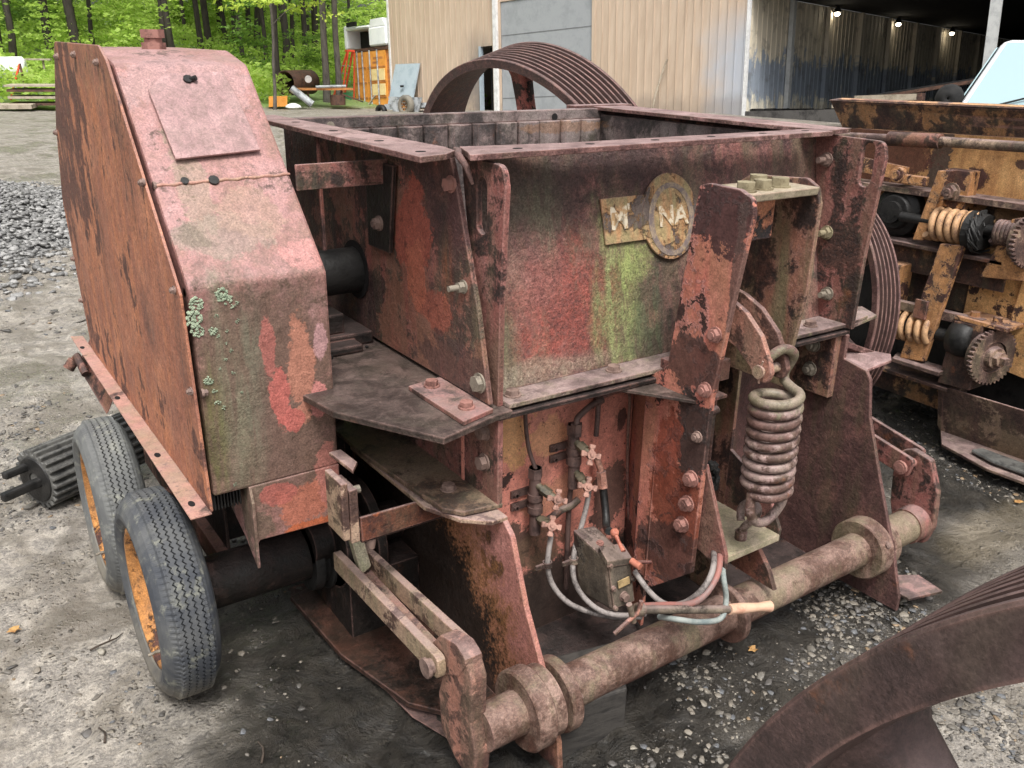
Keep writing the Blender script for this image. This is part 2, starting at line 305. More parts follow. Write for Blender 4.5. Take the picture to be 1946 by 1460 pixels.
M['olive']=rusty('mossy_plate',(.28,.25,.18),(.23,.22,.15),ms=0.06,th=.25,streak=.2,dirt=.5,top=.3,r1=(.12,.11,.07),r2=(.22,.2,.13),flake=.1,dcol=(.22,.23,.11))
M['lower']=rusty('lower_wall',(.22,.085,.065),(.28,.12,.085),ms=0.05,th=.62,streak=.45,dirt=.5,top=.25,r1=(.05,.03,.026),r2=(.11,.058,.046),flake=.15,grain=1.1,dcol=(.15,.10,.06))
M['gusset']=rusty('gusset_paint',(.34,.155,.13),(.38,.18,.13),ms=.07,th=.26,streak=.25,dirt=.45,top=.5,r1=(.035,.022,.018),r2=(.13,.065,.045),flake=.1,dcol=(.20,.12,.05),
  patches=[((1.1,2.12,.05),(.2,.60,.52),(.30,.14,.055),.8,'n',.2),((1.1,2.15,.03),(.2,.55,.47),(.024,.017,.014),.98,'n',.12),((1.1,1.6,-.02),(.2,.3,.09),(.06,.035,.028),.85,'n',.3)])
M['gusset_r']=rusty('right_gusset_paint',(.21,.095,.082),(.17,.085,.07),ms=0.09,th=.72,streak=.35,dirt=.5,top=.5,r1=(.085,.046,.042),r2=(.14,.072,.064),flake=.05,dcol=(.10,.085,.05),grain=.9)
M['pipe']=rusty('shaft_paint',(.24,.155,.12),(.20,.135,.105),ms=0.06,th=.52,streak=0,dirt=.6,top=.12,r1=(.10,.055,.04),r2=(.23,.15,.12),flake=.1,dcol=(.20,.18,.11),grain=1.1,
  patches=[((1.6,1.36,.10),(.8,.08,.05),(.12,.058,.042),.85,'n',.2)])
M['tan']=rusty('link_paint',(.34,.24,.17),(.30,.20,.14),ms=0.03,th=.45,streak=.1,dirt=.5,top=.7,r1=(.08,.048,.04),r2=(.17,.10,.07),flake=.2,dcol=(.26,.24,.15))
M['crank']=rusty('crank_paint',(.36,.17,.12),(.28,.15,.12),ms=0.03,th=.55,streak=.1,dirt=.4,top=.5,r1=(.11,.06,.05),r2=(.20,.11,.085),flake=.2)
M['beam']=rusty('beam_rust',(.24,.08,.05),(.36,.14,.06),th=.6,streak=.1,dirt=.3,top=.6,r1=(.06,.028,.022),r2=(.17,.062,.036),flake=.2,patches=[((.88,1.74,.58),(.08,.05,.04),(.40,.12,.045),.7)])
M['spring']=rusty('spring_steel',(.25,.17,.155),(.30,.22,.20),ms=0.05,th=.55,streak=0,dirt=.3,top=.25,r1=(.09,.052,.042),r2=(.17,.10,.085),flake=.1,sc_=2.5,grain=.4,rough=(.32,.55),
  patches=[((1.7,1.3,.93),(.2,.2,.07),(.20,.19,.12),.6)])
M['bolt']=plain('bolt_rust',(.09,.058,.05),(.22,.15,.125),30,.6,.5,.002)
M['bolt_red']=plain('bolt_painted',(.10,.05,.042),(.29,.145,.12),30,.6,.5,.002)
M['boltmoss']=plain('bolt_moss',(.11,.085,.05),(.24,.205,.13),25,.7,.5,.002)
M['nut']=plain('nut_light',(.085,.07,.055),(.22,.19,.15),30,.6,.5,.002)
M['iron']=rusty('cast_iron_rust',(.13,.078,.07),(.105,.068,.062),ms=0.1,th=.95,streak=0,dirt=.2,top=.2,r1=(.085,.055,.052),r2=(.17,.10,.088),flake=.0,grain=.7,sc_=1.6)
M['iron2']=rusty('pulley_iron_dark',(.085,.054,.050),(.072,.047,.045),ms=.12,th=.5,streak=0,dirt=.15,top=.75,r1=(.058,.038,.036),r2=(.088,.055,.050),flake=0,grain=.5,sc_=1.3,rough=(.35,.55),patches=[((.547,.10,1.40),(.03,.012,.010),(.50,.13,.04),.8),((.547,.26,1.22),(.03,.007,.007),(.50,.14,.05),.8)])  # strong top tint paints a highlight on the upward lip faces
M['groove']=plain('pulley_groove',(.030,.016,.014),(.055,.030,.026),20,.75,.4,.002)  # darkens the groove bottoms: grime plus recess shade put into the colour
M['ironpink']=rusty('flywheel_rust',(.16,.085,.08),(.13,.07,.06),ms=0.08,th=.6,streak=0,dirt=.2,top=.15,r1=(.08,.042,.04),r2=(.15,.08,.07),flake=.05,grain=.6,sc_=2)
M['spoke']=rusty('spoke_paint',(.40,.14,.115),(.34,.12,.10),th=.3,streak=.1,dirt=.3,top=.1,flake=.2)
M['black']=plain('grease_black',(.008,.008,.008),(.022,.021,.020),14,.45,.6,.006)
M['blacksteel']=plain('black_steel',(.03,.03,.03),(.11,.108,.10),9,.42,.5,.004,vec=(1,1,1))
M['hose']=plain('grey_hose',(.07,.06,.055),(.25,.22,.205),22,.6,.35,.002)
M['hosered']=plain('red_hose',(.19,.14,.13),(.28,.12,.10),9,.6,.3,.002)
M['hoseblue']=plain('bluegrey_hose',(.13,.16,.16),(.25,.27,.25),18,.6,.3,.002)
M['handle']=plain('valve_handle_paint',(.13,.07,.055),(.36,.20,.155),26,.55,.4,.002)
M['valvebody']=plain('valve_body',(.045,.030,.028),(.12,.075,.065),26,.55,.5,.002)
M['brass']=plain('dirty_brass',(.035,.035,.025),(.11,.09,.06),22,.5,.4,.002)
M['pumpbox']=rusty('pump_box',(.16,.13,.095),(.13,.10,.08),th=.35,streak=.3,dirt=.6,top=.45,r1=(.05,.035,.03),r2=(.11,.075,.055),flake=.1,grain=.7,dcol=(.055,.05,.04))
M['redknob']=plain('red_knob',(.24,.07,.045),(.40,.15,.10),20,.5,.2,.002)
M['peach']=plain('peach_wrap',(.44,.22,.15),(.56,.36,.25),16,.5,.2,.002)
M['brass_plate']=plain('rating_plate_paint',(.22,.16,.08),(.42,.30,.15),30,.5,.2,.001)
M['wood']=plain('dark_wood',(.022,.020,.019),(.05,.045,.040),9,.7,.5,.006,vec=(1,1,6))
M['hole']=plain('hole_dark',(.006,.005,.005),(.012,.010,.010),20,.9,.1)
M['liner']=rusty('manganese_liner',(.16,.115,.105),(.27,.22,.22),ms=0.08,th=.5,streak=.35,dirt=.3,top=.25,r1=(.06,.05,.048),r2=(.13,.10,.095),flake=.05,rough=(.35,.6),patches=[((2.2,2.84,1.40),(.2,.1,.02),(.30,.17,.10),.5)])
M['lichen']=plain('lichen',(.15,.19,.13),(.30,.35,.25),60,.9,.8,.003)
M['plaque']=rusty('plaque_paint',(.42,.24,.12),(.36,.27,.16),th=.33,streak=.2,dirt=.5,top=.3,r1=(.13,.10,.09),r2=(.24,.19,.16),flake=.1,dcol=(.30,.27,.13),grain=.8,sc_=3)
n_=N('letter_paint');m_=n_.noise(n_.pos(),55,6,.75);M['letter']=n_.fin(n_.mix(n_.step(m_,.44,.53),(.40,.25,.12),(.62,.54,.41)),.7)
n_=N('plaque_ring');m_=n_.noise(n_.pos(),60,6,.75);M['plaquering']=n_.fin(n_.mix(n_.step(m_,.42,.6),(.16,.125,.12),(.33,.25,.17)),.75)
# tyre rubber
def tyre_mat(nm,c1,c2,c3):
    n=N(nm);P=n.pos();a=n.noise(P,9,6,.65,.5);b=n.noise(P,110,4,.7)
    col=n.mix(n.step(a,.35,.65),c1,c2); col=n.mix(n.mth('MULTIPLY',n.step(n.noise(P,22,6,.7),.52,.7),.8),col,c3)
    # mud splashed on the lowest part
    sp=n.n('ShaderNodeSeparateXYZ'); n.L(P,sp.inputs[0]); col=n.mix(n.mth('MULTIPLY',n.step(n.mth('MULTIPLY_ADD',a,.25,sp.outputs[2]),.30,.12),.75),col,(.19,.165,.125))
    return n.fin(col,.75,0,n.bump(n.mth('MULTIPLY_ADD',b,.5,a),.45,.003),spec=.3)
M['tyre1']=tyre_mat('tyre_rubber',(.085,.087,.088),(.042,.046,.054),(.19,.19,.155))
M['tyre2']=tyre_mat('tyre_rubber_grey',(.135,.138,.132),(.09,.092,.092),(.25,.25,.215))
M['rim']=rusty('rim_paint',(.50,.24,.075),(.46,.20,.06),th=.42,streak=0,dirt=.3,top=.1,r1=(.07,.035,.03),r2=(.17,.07,.045),flake=.3,sc_=2.5)
# ================================================================ the red crusher
cr=thing('rock_crusher','rusty red rock crusher with open hopper box, coil spring and sloping drive cover','rock crusher',(1.75,2.25,0))
def P_(name,mb,mat,par=None,bevel=.002): return build(name,mb,M[mat],par or cr,bevel)
def yz(x,pts): return [(x,a,b) for a,b in pts]
# --- drive cover ---
prof=[(2.0,.64),(2.0,1.172),(2.455,1.64),(2.60,1.672),(3.10,1.675),(3.37,1.40),(3.49,1.15),(3.43,.9),(3.38,.64)]
mb=MB().prism(arcpoly(yz(.494,prof),[0,.03,.05,.03,.04,.05,.05,.02,0]),(.336,0,0))
cover=P_('drive_cover',mb,'cover',bevel=.008)
mb=MB().prism([(.583,2.0,.642),(.83,2.0,.642),(.83,2.0,.475),(.60,2.0,.482),(.583,2.0,.46)],(0,.006,0)); mb.box(.823,.83,2.006,2.5,.475,.64)
ap=P_('cover_apron',mb,'cover',cover,.003)
mb=MB().prism(yz(.583,[(2.0,.642),(1.985,.60),(1.992,.405),(2.07,.46),(2.45,.60),(2.45,.642)]),(.008,0,0)); P_('apron_flange',mb,'cover',cover)
mb=MB().box(.5,.82,2.25,3.2,.60,.632); P_('cover_void_sheet',mb,'black',cover)  # black sheet standing in for the shade of the hollow underneath
# weld seam on the slope, hatch with hinge bolt
def slope(x,s,up=0):   # s metres up the slope from the knee
    d=Vector((0,.455,.468)).normalized(); nn=Vector((0,-.468,.455)).normalized(); return Vector((x,2.0,1.172))+d*s+nn*up
def sl_of(x,y,z,up): 
    d=Vector((0,.455,.468)).normalized(); return slope(x,(Vector((0,y,z))-Vector((0,2,1.172))).dot(d),up)
hp=[(.551,2.384,1.576),(.60,2.42,1.612),(.752,2.424,1.618),(.766,2.353,1.543),(.773,2.249,1.434),(.56,2.239,1.424)]
mb=MB().prism([sl_of(*p,.009) for p in hp],Vector((0,-.468,.455)).normalized()*.007); hatch=P_('access_hatch',mb,'hatch',cover,.0015)
nrm=Vector((0,-.468,.455)).normalized()
mb=MB(); mb.cyl(slope(.654,.60-.013,.012),slope(.654,.60-.013,.022),.012,8); mb.cyl(slope(.658,.588,.014),slope(.672,.583,.028),.007,8);P_('hatch_bolt',mb,'black',hatch)
mb=MB().tube([slope(.50+.33*i/24,.285+.0018*math.sin(i*1.7)+.0003*i,.0000) for i in range(25)],[.0045+.001*math.sin(i*2.3) for i in range(25)],6); P_('weld_seam',mb,'strip',cover,0)
mb=MB(); mb.cyl(slope(.567,.292,0),slope(.567,.292,.005),.010,9); P_('hinge_stub',mb,'black',cover); mb=MB().cyl(slope(.635,.288,0),slope(.635,.288,.006),.013,9); P_('hinge_stub',mb,'black',cover)
mb=MB().cyl((.66,2.72,1.665),(.66,2.72,1.69),.033,6,smooth=False).cyl((.66,2.72,1.69),(.66,2.72,1.702),.024,16).cyl((.66,2.72,1.702),(.66,2.72,1.724),.032,6,smooth=False); P_('filler_plug',mb,'bolt_red',cover)
# lichen on the cover's front
for k,(x,z,s) in enumerate([(.508,1.135,.018),(.498,1.10,.022),(.503,1.07,.016),(.566,1.150,.017),(.578,1.137,.014),(.590,1.118,.008),(.538,1.065,.011),(.55,1.05,.006),(.598,1.08,.006),(.55,1.10,.006),(.515,.945,.012),(.526,.915,.007),(.53,.885,.009),(.543,.87,.006),(.56,.99,.005),(.575,1.01,.005),(.60,1.125,.006),(.57,1.06,.004),(.545,.97,.004),(.575,.955,.005),(.55,.66,.005),(.565,1.03,.004),(.59,.90,.004)]):
    mb=MB(); rr=random.Random(k); nb=14 if s>.01 else 4
    for j in range(nb*3):
        a=rr.random()*2*PI; r_=s*math.sqrt(rr.random())*.9; q=s*rr.uniform(.10,.28)
        mb.cyl((x+r_*math.cos(a),2.0,z+r_*math.sin(a)),(x+r_*math.cos(a)+.001*rr.random(),1.9975-.0012*rr.random(),z+r_*math.sin(a)+.001),q,5,q*.6)
    P_('lichen_patch',mb,'lichen',cover,0)
# --- outer panel of the cover ---
pp=[(1.962,.622),(2.001,1.161),(2.437,1.650),(2.505,1.683),(3.153,1.688),(3.39,1.42),(3.525,1.155),(3.475,.896),(3.42,.622)]
mb=MB().prism(arcpoly(yz(.474,pp),[0,.01,.04,.06,.05,.06,.08,.03,0]),(.007,0,0)); panel=P_('cover_panel',mb,'panel',bevel=.0015)
for y,z in [(3.12,1.645),(2.83,1.655),(2.53,1.642),(2.205,1.385),(2.035,1.165),(1.995,.93),(3.385,1.40),(3.48,.95),(3.455,.80)]:
    mb=MB().bolt((.474,y,z),(-1,0,0),.0085,.006,.007); mb.bolt((.494+.002,y,z-.01),(1,0,0),.009,.008,.006); P_('bolt',mb,'bolt',panel,0)
mb=MB(); outer=[(.424,1.957,.617),(.476,1.957,.617),(.476,3.60,.617),(.435,3.62,.617)]; mb.prism(outer,(0,0,.005))
fl=P_('panel_flange',mb,'strip',panel)
for y in (2.03,2.36,2.86,3.45):
    mb=MB(); c=[Vector((.447+.008*math.cos(a*PI/8),y+.016*math.sin(a*PI/8),.6221)) for a in range(16)]; mb.prism(c,(0,0,.0008)); P_('bolt_hole',mb,'hole',fl,0)
# --- wheels under the cover ---
def wheel(y,x0,R,wd,tm,zc,lean,mirror):
    parts=[]
    mb=MB();n=440
    r_in=R-.098
    # side profile from left bead round to right bead: (offset, radius, groove id)
    side=[(.030,r_in),(.012,r_in+.010),(.001,r_in+.034),(.001,R-.050),(.008,R-.034),(.020,R-.019),(.034,R-.010)]
    tread=[]
    grooves=[.36,.48,.60,.72]
    xs=[.25,.275,.285]; 
    for g in grooves: xs+= [g-.017,g-.010,g+.010,g+.017]
    xs+=[.80]
    for q in xs:
        crown=.006*math.sin(PI*q)
        deep=any(abs(q-g)<.012 for g in grooves)
        tread.append((wd*q,R-.006+crown-(.009 if deep else 0),1))
    c=Vector((x0,y,zc)); ax=Vector((1,lean,0)).normalized(); u=Vector((-lean,1,0)).normalized(); v=Vector((0,0,1))
    prof=[(a,b,0) for a,b in side]+tread+[(wd-a,b,0) for a,b in side[::-1]]
    prof+= [(wd-.03,r_in-.004,0),(.03,r_in-.004,0)]
    m=len(prof);vs=[]
    for k in range(n):
        a=2*PI*k/n; zz=(abs(((k*.5)%2)-1)-.5)*.0062; nub=.0022 if (k%4<2) else 0
        for j,(o,r,z) in enumerate(prof):
            oo=o+(zz if z and 0<j-len(side)<len(tread)-1 else 0); r2=r-(nub if (j in (6,7,8,len(side)+len(tread)-1,len(side)+len(tread))) else 0)
            p=c+ax*oo+(u*math.cos(a)+v*math.sin(a))*r2
            if p.z<zc-R+.022: p.z=zc-R+.022+ (p.z-(zc-R+.022))*.25
            vs.append(p)
    fs=[(k*m+j,k*m+(j+1)%m,((k+1)%n)*m+(j+1)%m,((k+1)%n)*m+j) for k in range(n) for j in range(m)]
    mb.add(vs,fs,False)
    me=thing_part=P_('wheel',MB().cyl(c+ax*wd*.55,c+ax*wd*.62,r_in-.02,32).cyl(c+ax*wd*.4,c+ax*wd*.6,.055,20),'rim',bevel=.002)
    P_('tyre',mb,tm,me,0)
    pr=[(.022,r_in+.004),(.016,r_in+.004),(.016,r_in-.010),(.035,r_in-.014),(.045,r_in-.030),(wd-.045,r_in-.030),(wd-.03,r_in-.010),(wd-.016,r_in+.004),(wd-.03,r_in-.004),(wd-.05,r_in-.024),(.05,r_in-.024),(.04,r_in-.004)]
    mb=MB().lathe(c,ax,pr,64,True); P_('rim',mb,'rim',me,0)
    a=-.55; p=c+ax*.02+(u*math.cos(PI+a+1.1)+v*math.sin(PI+a+1.1))*(r_in-.03)
    mb=MB().tube([p,p+Vector((-.018,-.002,.004)),p+Vector((-.036,-.004,.002))],[.0055,.0045,.004],8); P_('valve_stem',mb,'nut',me,0)
wheel(2.235,.318,.292,.152,'tyre1',.268,.0,0)
wheel(2.83,.305,.292,.150,'tyre2',.268,-.02,0)
# axle tube and its end fittings
mb=MB().cyl((.42,2.26,.235),(.86,2.26,.235),.078,40); ax_=P_('axle_tube',mb,'dark')
mb=MB().lathe((.80,2.26,.235),(1,0,0),[(0,.08),(0,.115),(.03,.118),(.03,.10),(.05,.10),(.05,.125),(.08,.125),(.08,.08)],40); P_('axle_collar',mb,'black',ax_,.003)
mb=MB().cyl((.44,2.83,.25),(.60,2.83,.25),.03,20).box(.56,.60,2.3,3.2,.22,.30); P_('axle_beam',mb,'lower')
mb=MB().box(.60,1.0,2.35,2.42,.30,.62).box(.59,.60,2.3,3.3,.30,.60); P_('cover_frame',mb,'dark',None,.003)
mb=MB()
for k in range(9): mb.box(.50+.008*k,.504+.008*k,2.02,2.10,.59,.632)
mb.box(.50,.575,2.10,2.13,.58,.632); P_('chain_guide',mb,'black')
mb=MB().prism([(.44,3.62,.50),(.50,3.62,.60),(.52,3.3,.50),(.47,3.3,.40)],(.01,0,.01)); mb.tube([(.42,3.62,.51),(.44,3.58,.55),(.45,3.5,.5)],.016,8).cyl((.405,3.60,.50),(.43,3.60,.53),.022,10); P_('tail_bracket',mb,'lower')
# --- hopper box ---
X0,X1=1.09,2.45
def yf(z): return 1.72+(z-.87)*.207
mb=MB().prism(yz(X0,[(yf(.87)-.055,.872),(yf(1.10)-.05,1.10),(yf(1.40)-.012,1.40),(yf(1.45),1.452),(2.92,1.452),(2.92,.872)]),(.014,0,0))
side=P_('side_plate',mb,'side',bevel=.002)
mb=MB().prism(yz(X1,[(yf(.87),.872),(yf(1.45),1.452),(2.92,1.452),(2.92,.872)]),(-.014,0,0)); P_('side_plate',mb,'side')
mb=MB().prism(yz(1.135,[(yf(.873),.873),(yf(1.455),1.455),(yf(1.455)+.014,1.455),(yf(.873)+.014,.873)]),(1.30,0,0)); front=P_('front_plate',mb,'front')
mb=MB().box(X0,X1,2.90,2.92,.88,1.455); P_('back_plate',mb,'side')
mb=MB().box(1.11,2.43,1.85,2.88,.88,.90); P_('box_floor',mb,'dark')
# liners
mb=MB(); NB=12
for k in range(NB):
    x=1.17+(2.40-1.17)*(k+.5)/NB; q=(2.40-1.17)/NB
    pts=[(x-q/2,2.90,0)]+[(x-q/2*math.cos(PI*j/8),2.868-.048*math.sin(PI*j/8)**.8,0) for j in range(9)]+[(x+q/2,2.90,0)]
    mb.prism([(a,b,.95) for a,b,_ in pts],(0,0,.475))
mb.box(1.105,2.435,2.855,2.899,1.425,1.464)
lin=P_('liner_plate',mb,'liner',bevel=.003)
for x in (1.23,2.17):
    mb=MB().cyl((x,2.853,1.437),(x,2.858,1.437),.014,14); P_('bolt_hole',mb,'nut' if x<2 else 'hole',lin,0)
mb=MB().box(2.405,2.436,1.9,2.86,.95,1.44); P_('liner_plate',mb,'liner')
mb=MB().box(1.104,1.13,1.9,2.86,.95,1.40); P_('liner_plate',mb,'liner')
# top flanges (slightly ragged plate)
def ragged(mb,n,seed,amp=.0015):
    rr=random.Random(seed); return mb
mb=MB().prism([(.942,1.715,1.456),(1.022,1.738,1.456),(1.075,1.79,1.456),(1.092,1.87,1.456),(1.078,2.72,1.456),(1.075,2.95,1.456),(.985,2.95,1.456)],(0,0,.014)); tf1=P_('top_flange',mb,'rim_flange')
mb=MB().prism([(1.075,1.735,1.457),(1.052,1.688,1.457),(2.345,1.700,1.457),(2.345,1.79,1.457),(1.40,1.80,1.457),(1.12,1.845,1.457)],(0,0,.014)); tf2=P_('top_flange',mb,'rim_flange')
mb=MB().prism([(2.36,1.73,1.456),(2.50,1.75,1.456),(2.56,2.95,1.456),(2.39,2.95,1.456)],(0,0,.014)); tf3=P_('top_flange',mb,'rim_flange')
mb=MB().box(2.30,2.60,2.885,2.95,1.456,1.474); P_('top_flange',mb,'rim_flange')
for par,pts in ((tf2,[(1.22,1.745),(1.44,1.745),(1.66,1.745),(1.87,1.745),(2.08,1.745),(2.27,1.745)]),(tf1,[(.99,1.80),(1.01,2.05),(1.02,2.35),(1.03,2.65)])):
    for x,y in pts:
        t0=1.4712 if par is tf2 else 1.4702
        mb=MB().prism([(x+.013*math.cos(a*PI/8),y+.010*math.sin(a*PI/8),t0) for a in range(16)],(0,0,.0008)); P_('bolt_hole',mb,'hole',par,0)
mb=MB().tube([(1.118,1.86,1.462),(1.09,1.80,1.466),(1.062,1.755,1.464),(1.068,1.73,1.44),(1.085,1.73,1.40)],[.007,.009,.009,.008,.004],8); P_('weld_bead',mb,'iron')
# lug plates with lifting slots
def lug(x,ytop,yfr,m,slot=(0,0)):
    o=arcpoly(yz(x,[(ytop,1.452),(yfr+.012,1.447),(yfr,1.40),(yfr+.018,1.10),(yfr+.022,.86),(yf(.86)+.02,.86)]),[0,.045,.02,0,0,0],6)
    cy,cz=slot; sl=[(x,cy+.022*math.cos(a),cz+(.045 if math.sin(a)>0 else -.045)+.022*math.sin(a)) for a in [2*PI*(k+.5)/20 for k in range(20)]]
    mb=MB(); plate_hole(mb,o,sl,(.016,0,0)); return P_('lug_plate',mb,m)
lg1=lug(1.118,1.835,1.645,'lug',(1.742,1.345)); lg2=lug(2.435,1.83,1.572,'lug',(1.632,1.375))
# bottom ledge of the box and the plate under it
mb=MB().prism([(1.135,1.640,.860),(2.445,1.615,.860),(2.445,1.76,.860),(1.135,1.76,.860)],(0,0,.013)); led=P_('bottom_ledge',mb,'ledge',bevel=.003)
mb=MB().prism([(1.10,1.632,.838),(2.45,1.606,.838),(2.45,1.80,.838),(1.10,1.80,.838)],(0,0,.014)); P_('ledge_plate',mb,'dark',bevel=.003)
for x,y in [(1.175,1.685),(1.51,1.685),(2.32,1.665)]:
    mb=MB().bolt((x,y,.873),(0,0,1),.018,.012); P_('bolt',mb,'bolt',led,0)
mb=MB().prism([(2.452,1.60,.860),(2.62,1.628,.860),(2.67,1.72,.860),(2.452,1.80,.860)],(0,0,.012)); P_('corner_plate',mb,'ledge')
mb=MB().prism([(2.452,1.60,.874),(2.55,1.615,.874),(2.56,1.68,.874),(2.452,1.72,.874)],(0,0,.010)); P_('corner_plate',mb,'ledge')
# nuts and bolts on the box
for p,d,m,r,st in [((1.09,1.833,1.386),(-1,0,0),'bolt_red',.017,0),((1.09,1.778,1.146),(-1,0,0),'nut',.014,.03),((1.09,1.705,.918),(-1,0,0),'nut',.021,0),((1.09,2.222,1.379),(-1,0,0),'bolt',.014,.006),
                 ((2.435,1.775,1.375),(-1,0,0),'bolt',.018,.03),((2.435,1.735,1.15),(-1,0,0),'boltmoss',.018,.03),((2.435,1.70,.955),(-1,0,0),'nut',.018,.025)]:
    mb=MB().bolt(p,d,r,.014,st); P_('bolt',mb,m,side if p[0]<2 else lg2,0)
# strap and clip near the cover
mb=MB().box(.83,1.088,2.16,2.168,1.345,1.41); P_('cover_strap',mb,'lug')
mb=MB().prism([(1.072,2.10,1.40),(1.072,2.27,1.40),(1.072,2.27,1.16),(1.072,2.14,1.16)],(.012,0,0)) ; stp=P_('strap_plate',mb,'dark')
for p in [(1.07,2.18,1.375),(1.07,2.19,1.235)]:
    mb=MB().bolt(p,(-1,0,0),.017,.012,.01); P_('bolt',mb,'bolt',stp,0)
mb=MB().box(.99,1.0,2.40,2.41,1.1,1.455); P_('rear_strut',mb,'side')
# shaft housing out of the box's flank
mb=MB().cyl((.83,2.40,1.06),(1.10,2.40,1.06),.068,40); sh=P_('shaft_housing',mb,'black')
mb=MB().cyl((1.0855,2.40,1.06),(1.0895,2.40,1.06),.088,40); P_('shaft_collar',mb,'hole',sh)
# --- table plate on the left ---
mb=MB().prism([(1.14,1.632,.842),(1.09,1.628,.842),(.913,1.581,.842),(.85,1.70,.842),(.765,1.86,.842),(.70,2.3,.842),(.70,2.9,.842),(1.14,2.9,.842)],(0,0,.018)); tb=P_('table_plate',mb,'table',bevel=.003)
mb=MB().prism([(1.087,1.640,.861),(.985,1.612,.861),(.985,1.885,.861),(1.088,1.900,.861)],(0,0,.012)); cl=P_('clip_angle',mb,'lug',tb)
for x,y in [(1.035,1.85),(1.035,1.68)]:
    mb=MB().bolt((x,y,.873),(0,0,1),.017,.013); P_('bolt',mb,'bolt_red',cl,0)
mb=MB().box(.86,1.08,2.28,2.52,.862,.90).box(.88,1.02,2.22,2.34,.862,.885).box(.90,1.0,2.30,2.5,.90,.96); P_('bearing_foot',mb,'dark',tb,.006)
rr=random.Random(3); mb=MB()
for k in range(60):
    x=rr.uniform(.84,1.07);y=rr.uniform(2.2,2.7);s=rr.uniform(.006,.02); mb.obox((x,y,.862+s*.3),(s,s*.4,0),(-s*.3,s*.8,.3*s),(0,0,s*.5))
kind(P_('debris',mb,'black',tb,0),'stuff')
# channel under the table
mb=MB().box(1.102,1.118,1.640,2.6,.60,.838); ch=P_('channel_web',mb,'lug',bevel=.003)
mb=MB().prism([(1.118,1.638,.590),(1.01,1.655,.590),(.975,1.70,.590),(.945,2.1,.590),(.945,2.6,.590),(1.118,2.6,.590)],(0,0,.014)); chf=P_('channel_flange',mb,'leafplate',ch,.003)
for z in (.785,.70):
    mb=MB().bolt((1.102,1.70,z),(-1,0,0),.019,.016,0); P_('bolt',mb,'bolt',ch,0)
mb=MB().bolt((1.04,1.78,.604),(0,0,1),.018,.01); P_('bolt',mb,'bolt',ch,0)
# --- left gusset: a horizontal leaf that bends down into the big plate ---
gp=[(1.655,.582),(1.60,.578),(1.565,.55),(1.50,.38),(1.40,.20),(1.345,.06),(1.335,-.03),(1.75,-.03),(2.9,-.03),(2.9,.582)]
mb=MB().prism(arcpoly(yz(1.092,gp),[0,.02,.03,0,0,0,0,0,0,0]),(.016,0,0)); gl=P_('gusset_plate',mb,'gusset',bevel=.003)
mb=MB().prism([(1.108,1.655,.574),(1.108,1.60,.574),(1.06,1.60,.574),(1.0,1.655,.574),(.955,1.76,.574),(.95,2.2,.574),(1.108,2.2,.574)],(0,0,.013)); P_('gusset_leaf',mb,'tan',gl,.003)
# beam from cover to gusset
mb=MB().prism([(.797,1.80,.513),(.795,1.80,.583),(1.09,1.80,.578),(1.09,1.80,.515)],(0,.009,0)); bm=P_('cross_beam',mb,'beam')
mb=MB().box(.80,1.09,1.81,1.86,.503,.512); P_('beam_flange',mb,'dark',bm)
mb=MB().prism([(.808,1.93,.71),(.812,1.84,.71),(.782,1.80,.71),(.775,1.93,.71)],(0,0,.010)); P_('corner_tab',mb,'tan',None)
mb=MB().box(.748,.766,1.80,1.90,.53,.690); mb.box(.769,.793,1.803,1.90,.515,.665); sp=P_('spacer_plate',mb,'tan',None,.003)
mb=MB().cyl((.788,1.82,.655),(.805,1.82,.655),.011,10); P_('bolt',mb,'nut',sp,0)
mb=MB().tube([(.83,1.82,.505),(.83,1.82,.49),(.83,1.82,.475)],[.014,.012,.009],10); P_('bolt',mb,'bolt',bm,0)
# dark machinery in the gap below the cover
mb=MB().lathe((.86,2.2,.30),(1,0,0),[(0,.02),(0,.15),(.03,.155),(.03,.10),(.09,.10),(.09,.17),(.12,.17),(.12,.02)],40).cyl((.80,2.2,.30),(1.09,2.2,.30),.06,24); mb.box(.86,1.09,2.05,2.5,.02,.24); P_('gear_housing',mb,'dark')
mb=MB().box(.90,1.09,2.5,2.9,.0,.58).box(.84,.90,2.3,2.4,.45,.8); P_('inner_frame',mb,'dark')
mb=MB().prism([(.78,2.35,.02),(.80,2.0,.015),(.87,1.72,.01),(1.09,1.45,.0),(1.09,2.4,.03)],(0,0,.016)); P_('skid_plate',mb,'skid')
mb=MB().prism([(.80,2.45,.0),(.87,1.70,-.01),(.92,1.55,-.01),(.89,1.75,-.06),(.80,2.45,-.04)],(.1,0,0)); P_('skid_edge',mb,'lower')
# --- lower front ---
mb=MB().box(1.10,1.70,1.80,1.815,-.02,.842); vw=P_('valve_wall',mb,'valve')
mb=MB().prism([(1.70,1.80,.842),(1.70,1.80,.0),(1.605,1.60,.05),(1.612,1.60,.842)],(.012,0,0)); P_('side_web',mb,'bracket')
mb=MB().box(2.08,2.44,1.80,1.815,-.02,.842).box(1.9,2.08,1.80,1.815,.3,.842); P_('lower_front_plate',mb,'gusset_r')
mb=MB().box(1.71,2.43,2.2,2.22,0,.85); P_('inner_wall',mb,'black')
mb=MB().box(1.95,1.962,1.62,1.8,.02,.84); P_('inner_web',mb,'web')
mb=MB().prism([(1.12,1.80,.0),(1.70,1.80,.0),(2.43,1.80,.0),(2.43,1.48,-.01),(1.12,1.55,-.03)],(0,0,.02)); P_('base_plate',mb,'dark')
mb=MB().prism([(1.395,1.60,.10),(1.395,1.80,.34),(1.395,1.80,.05)],(.01,0,0)); 
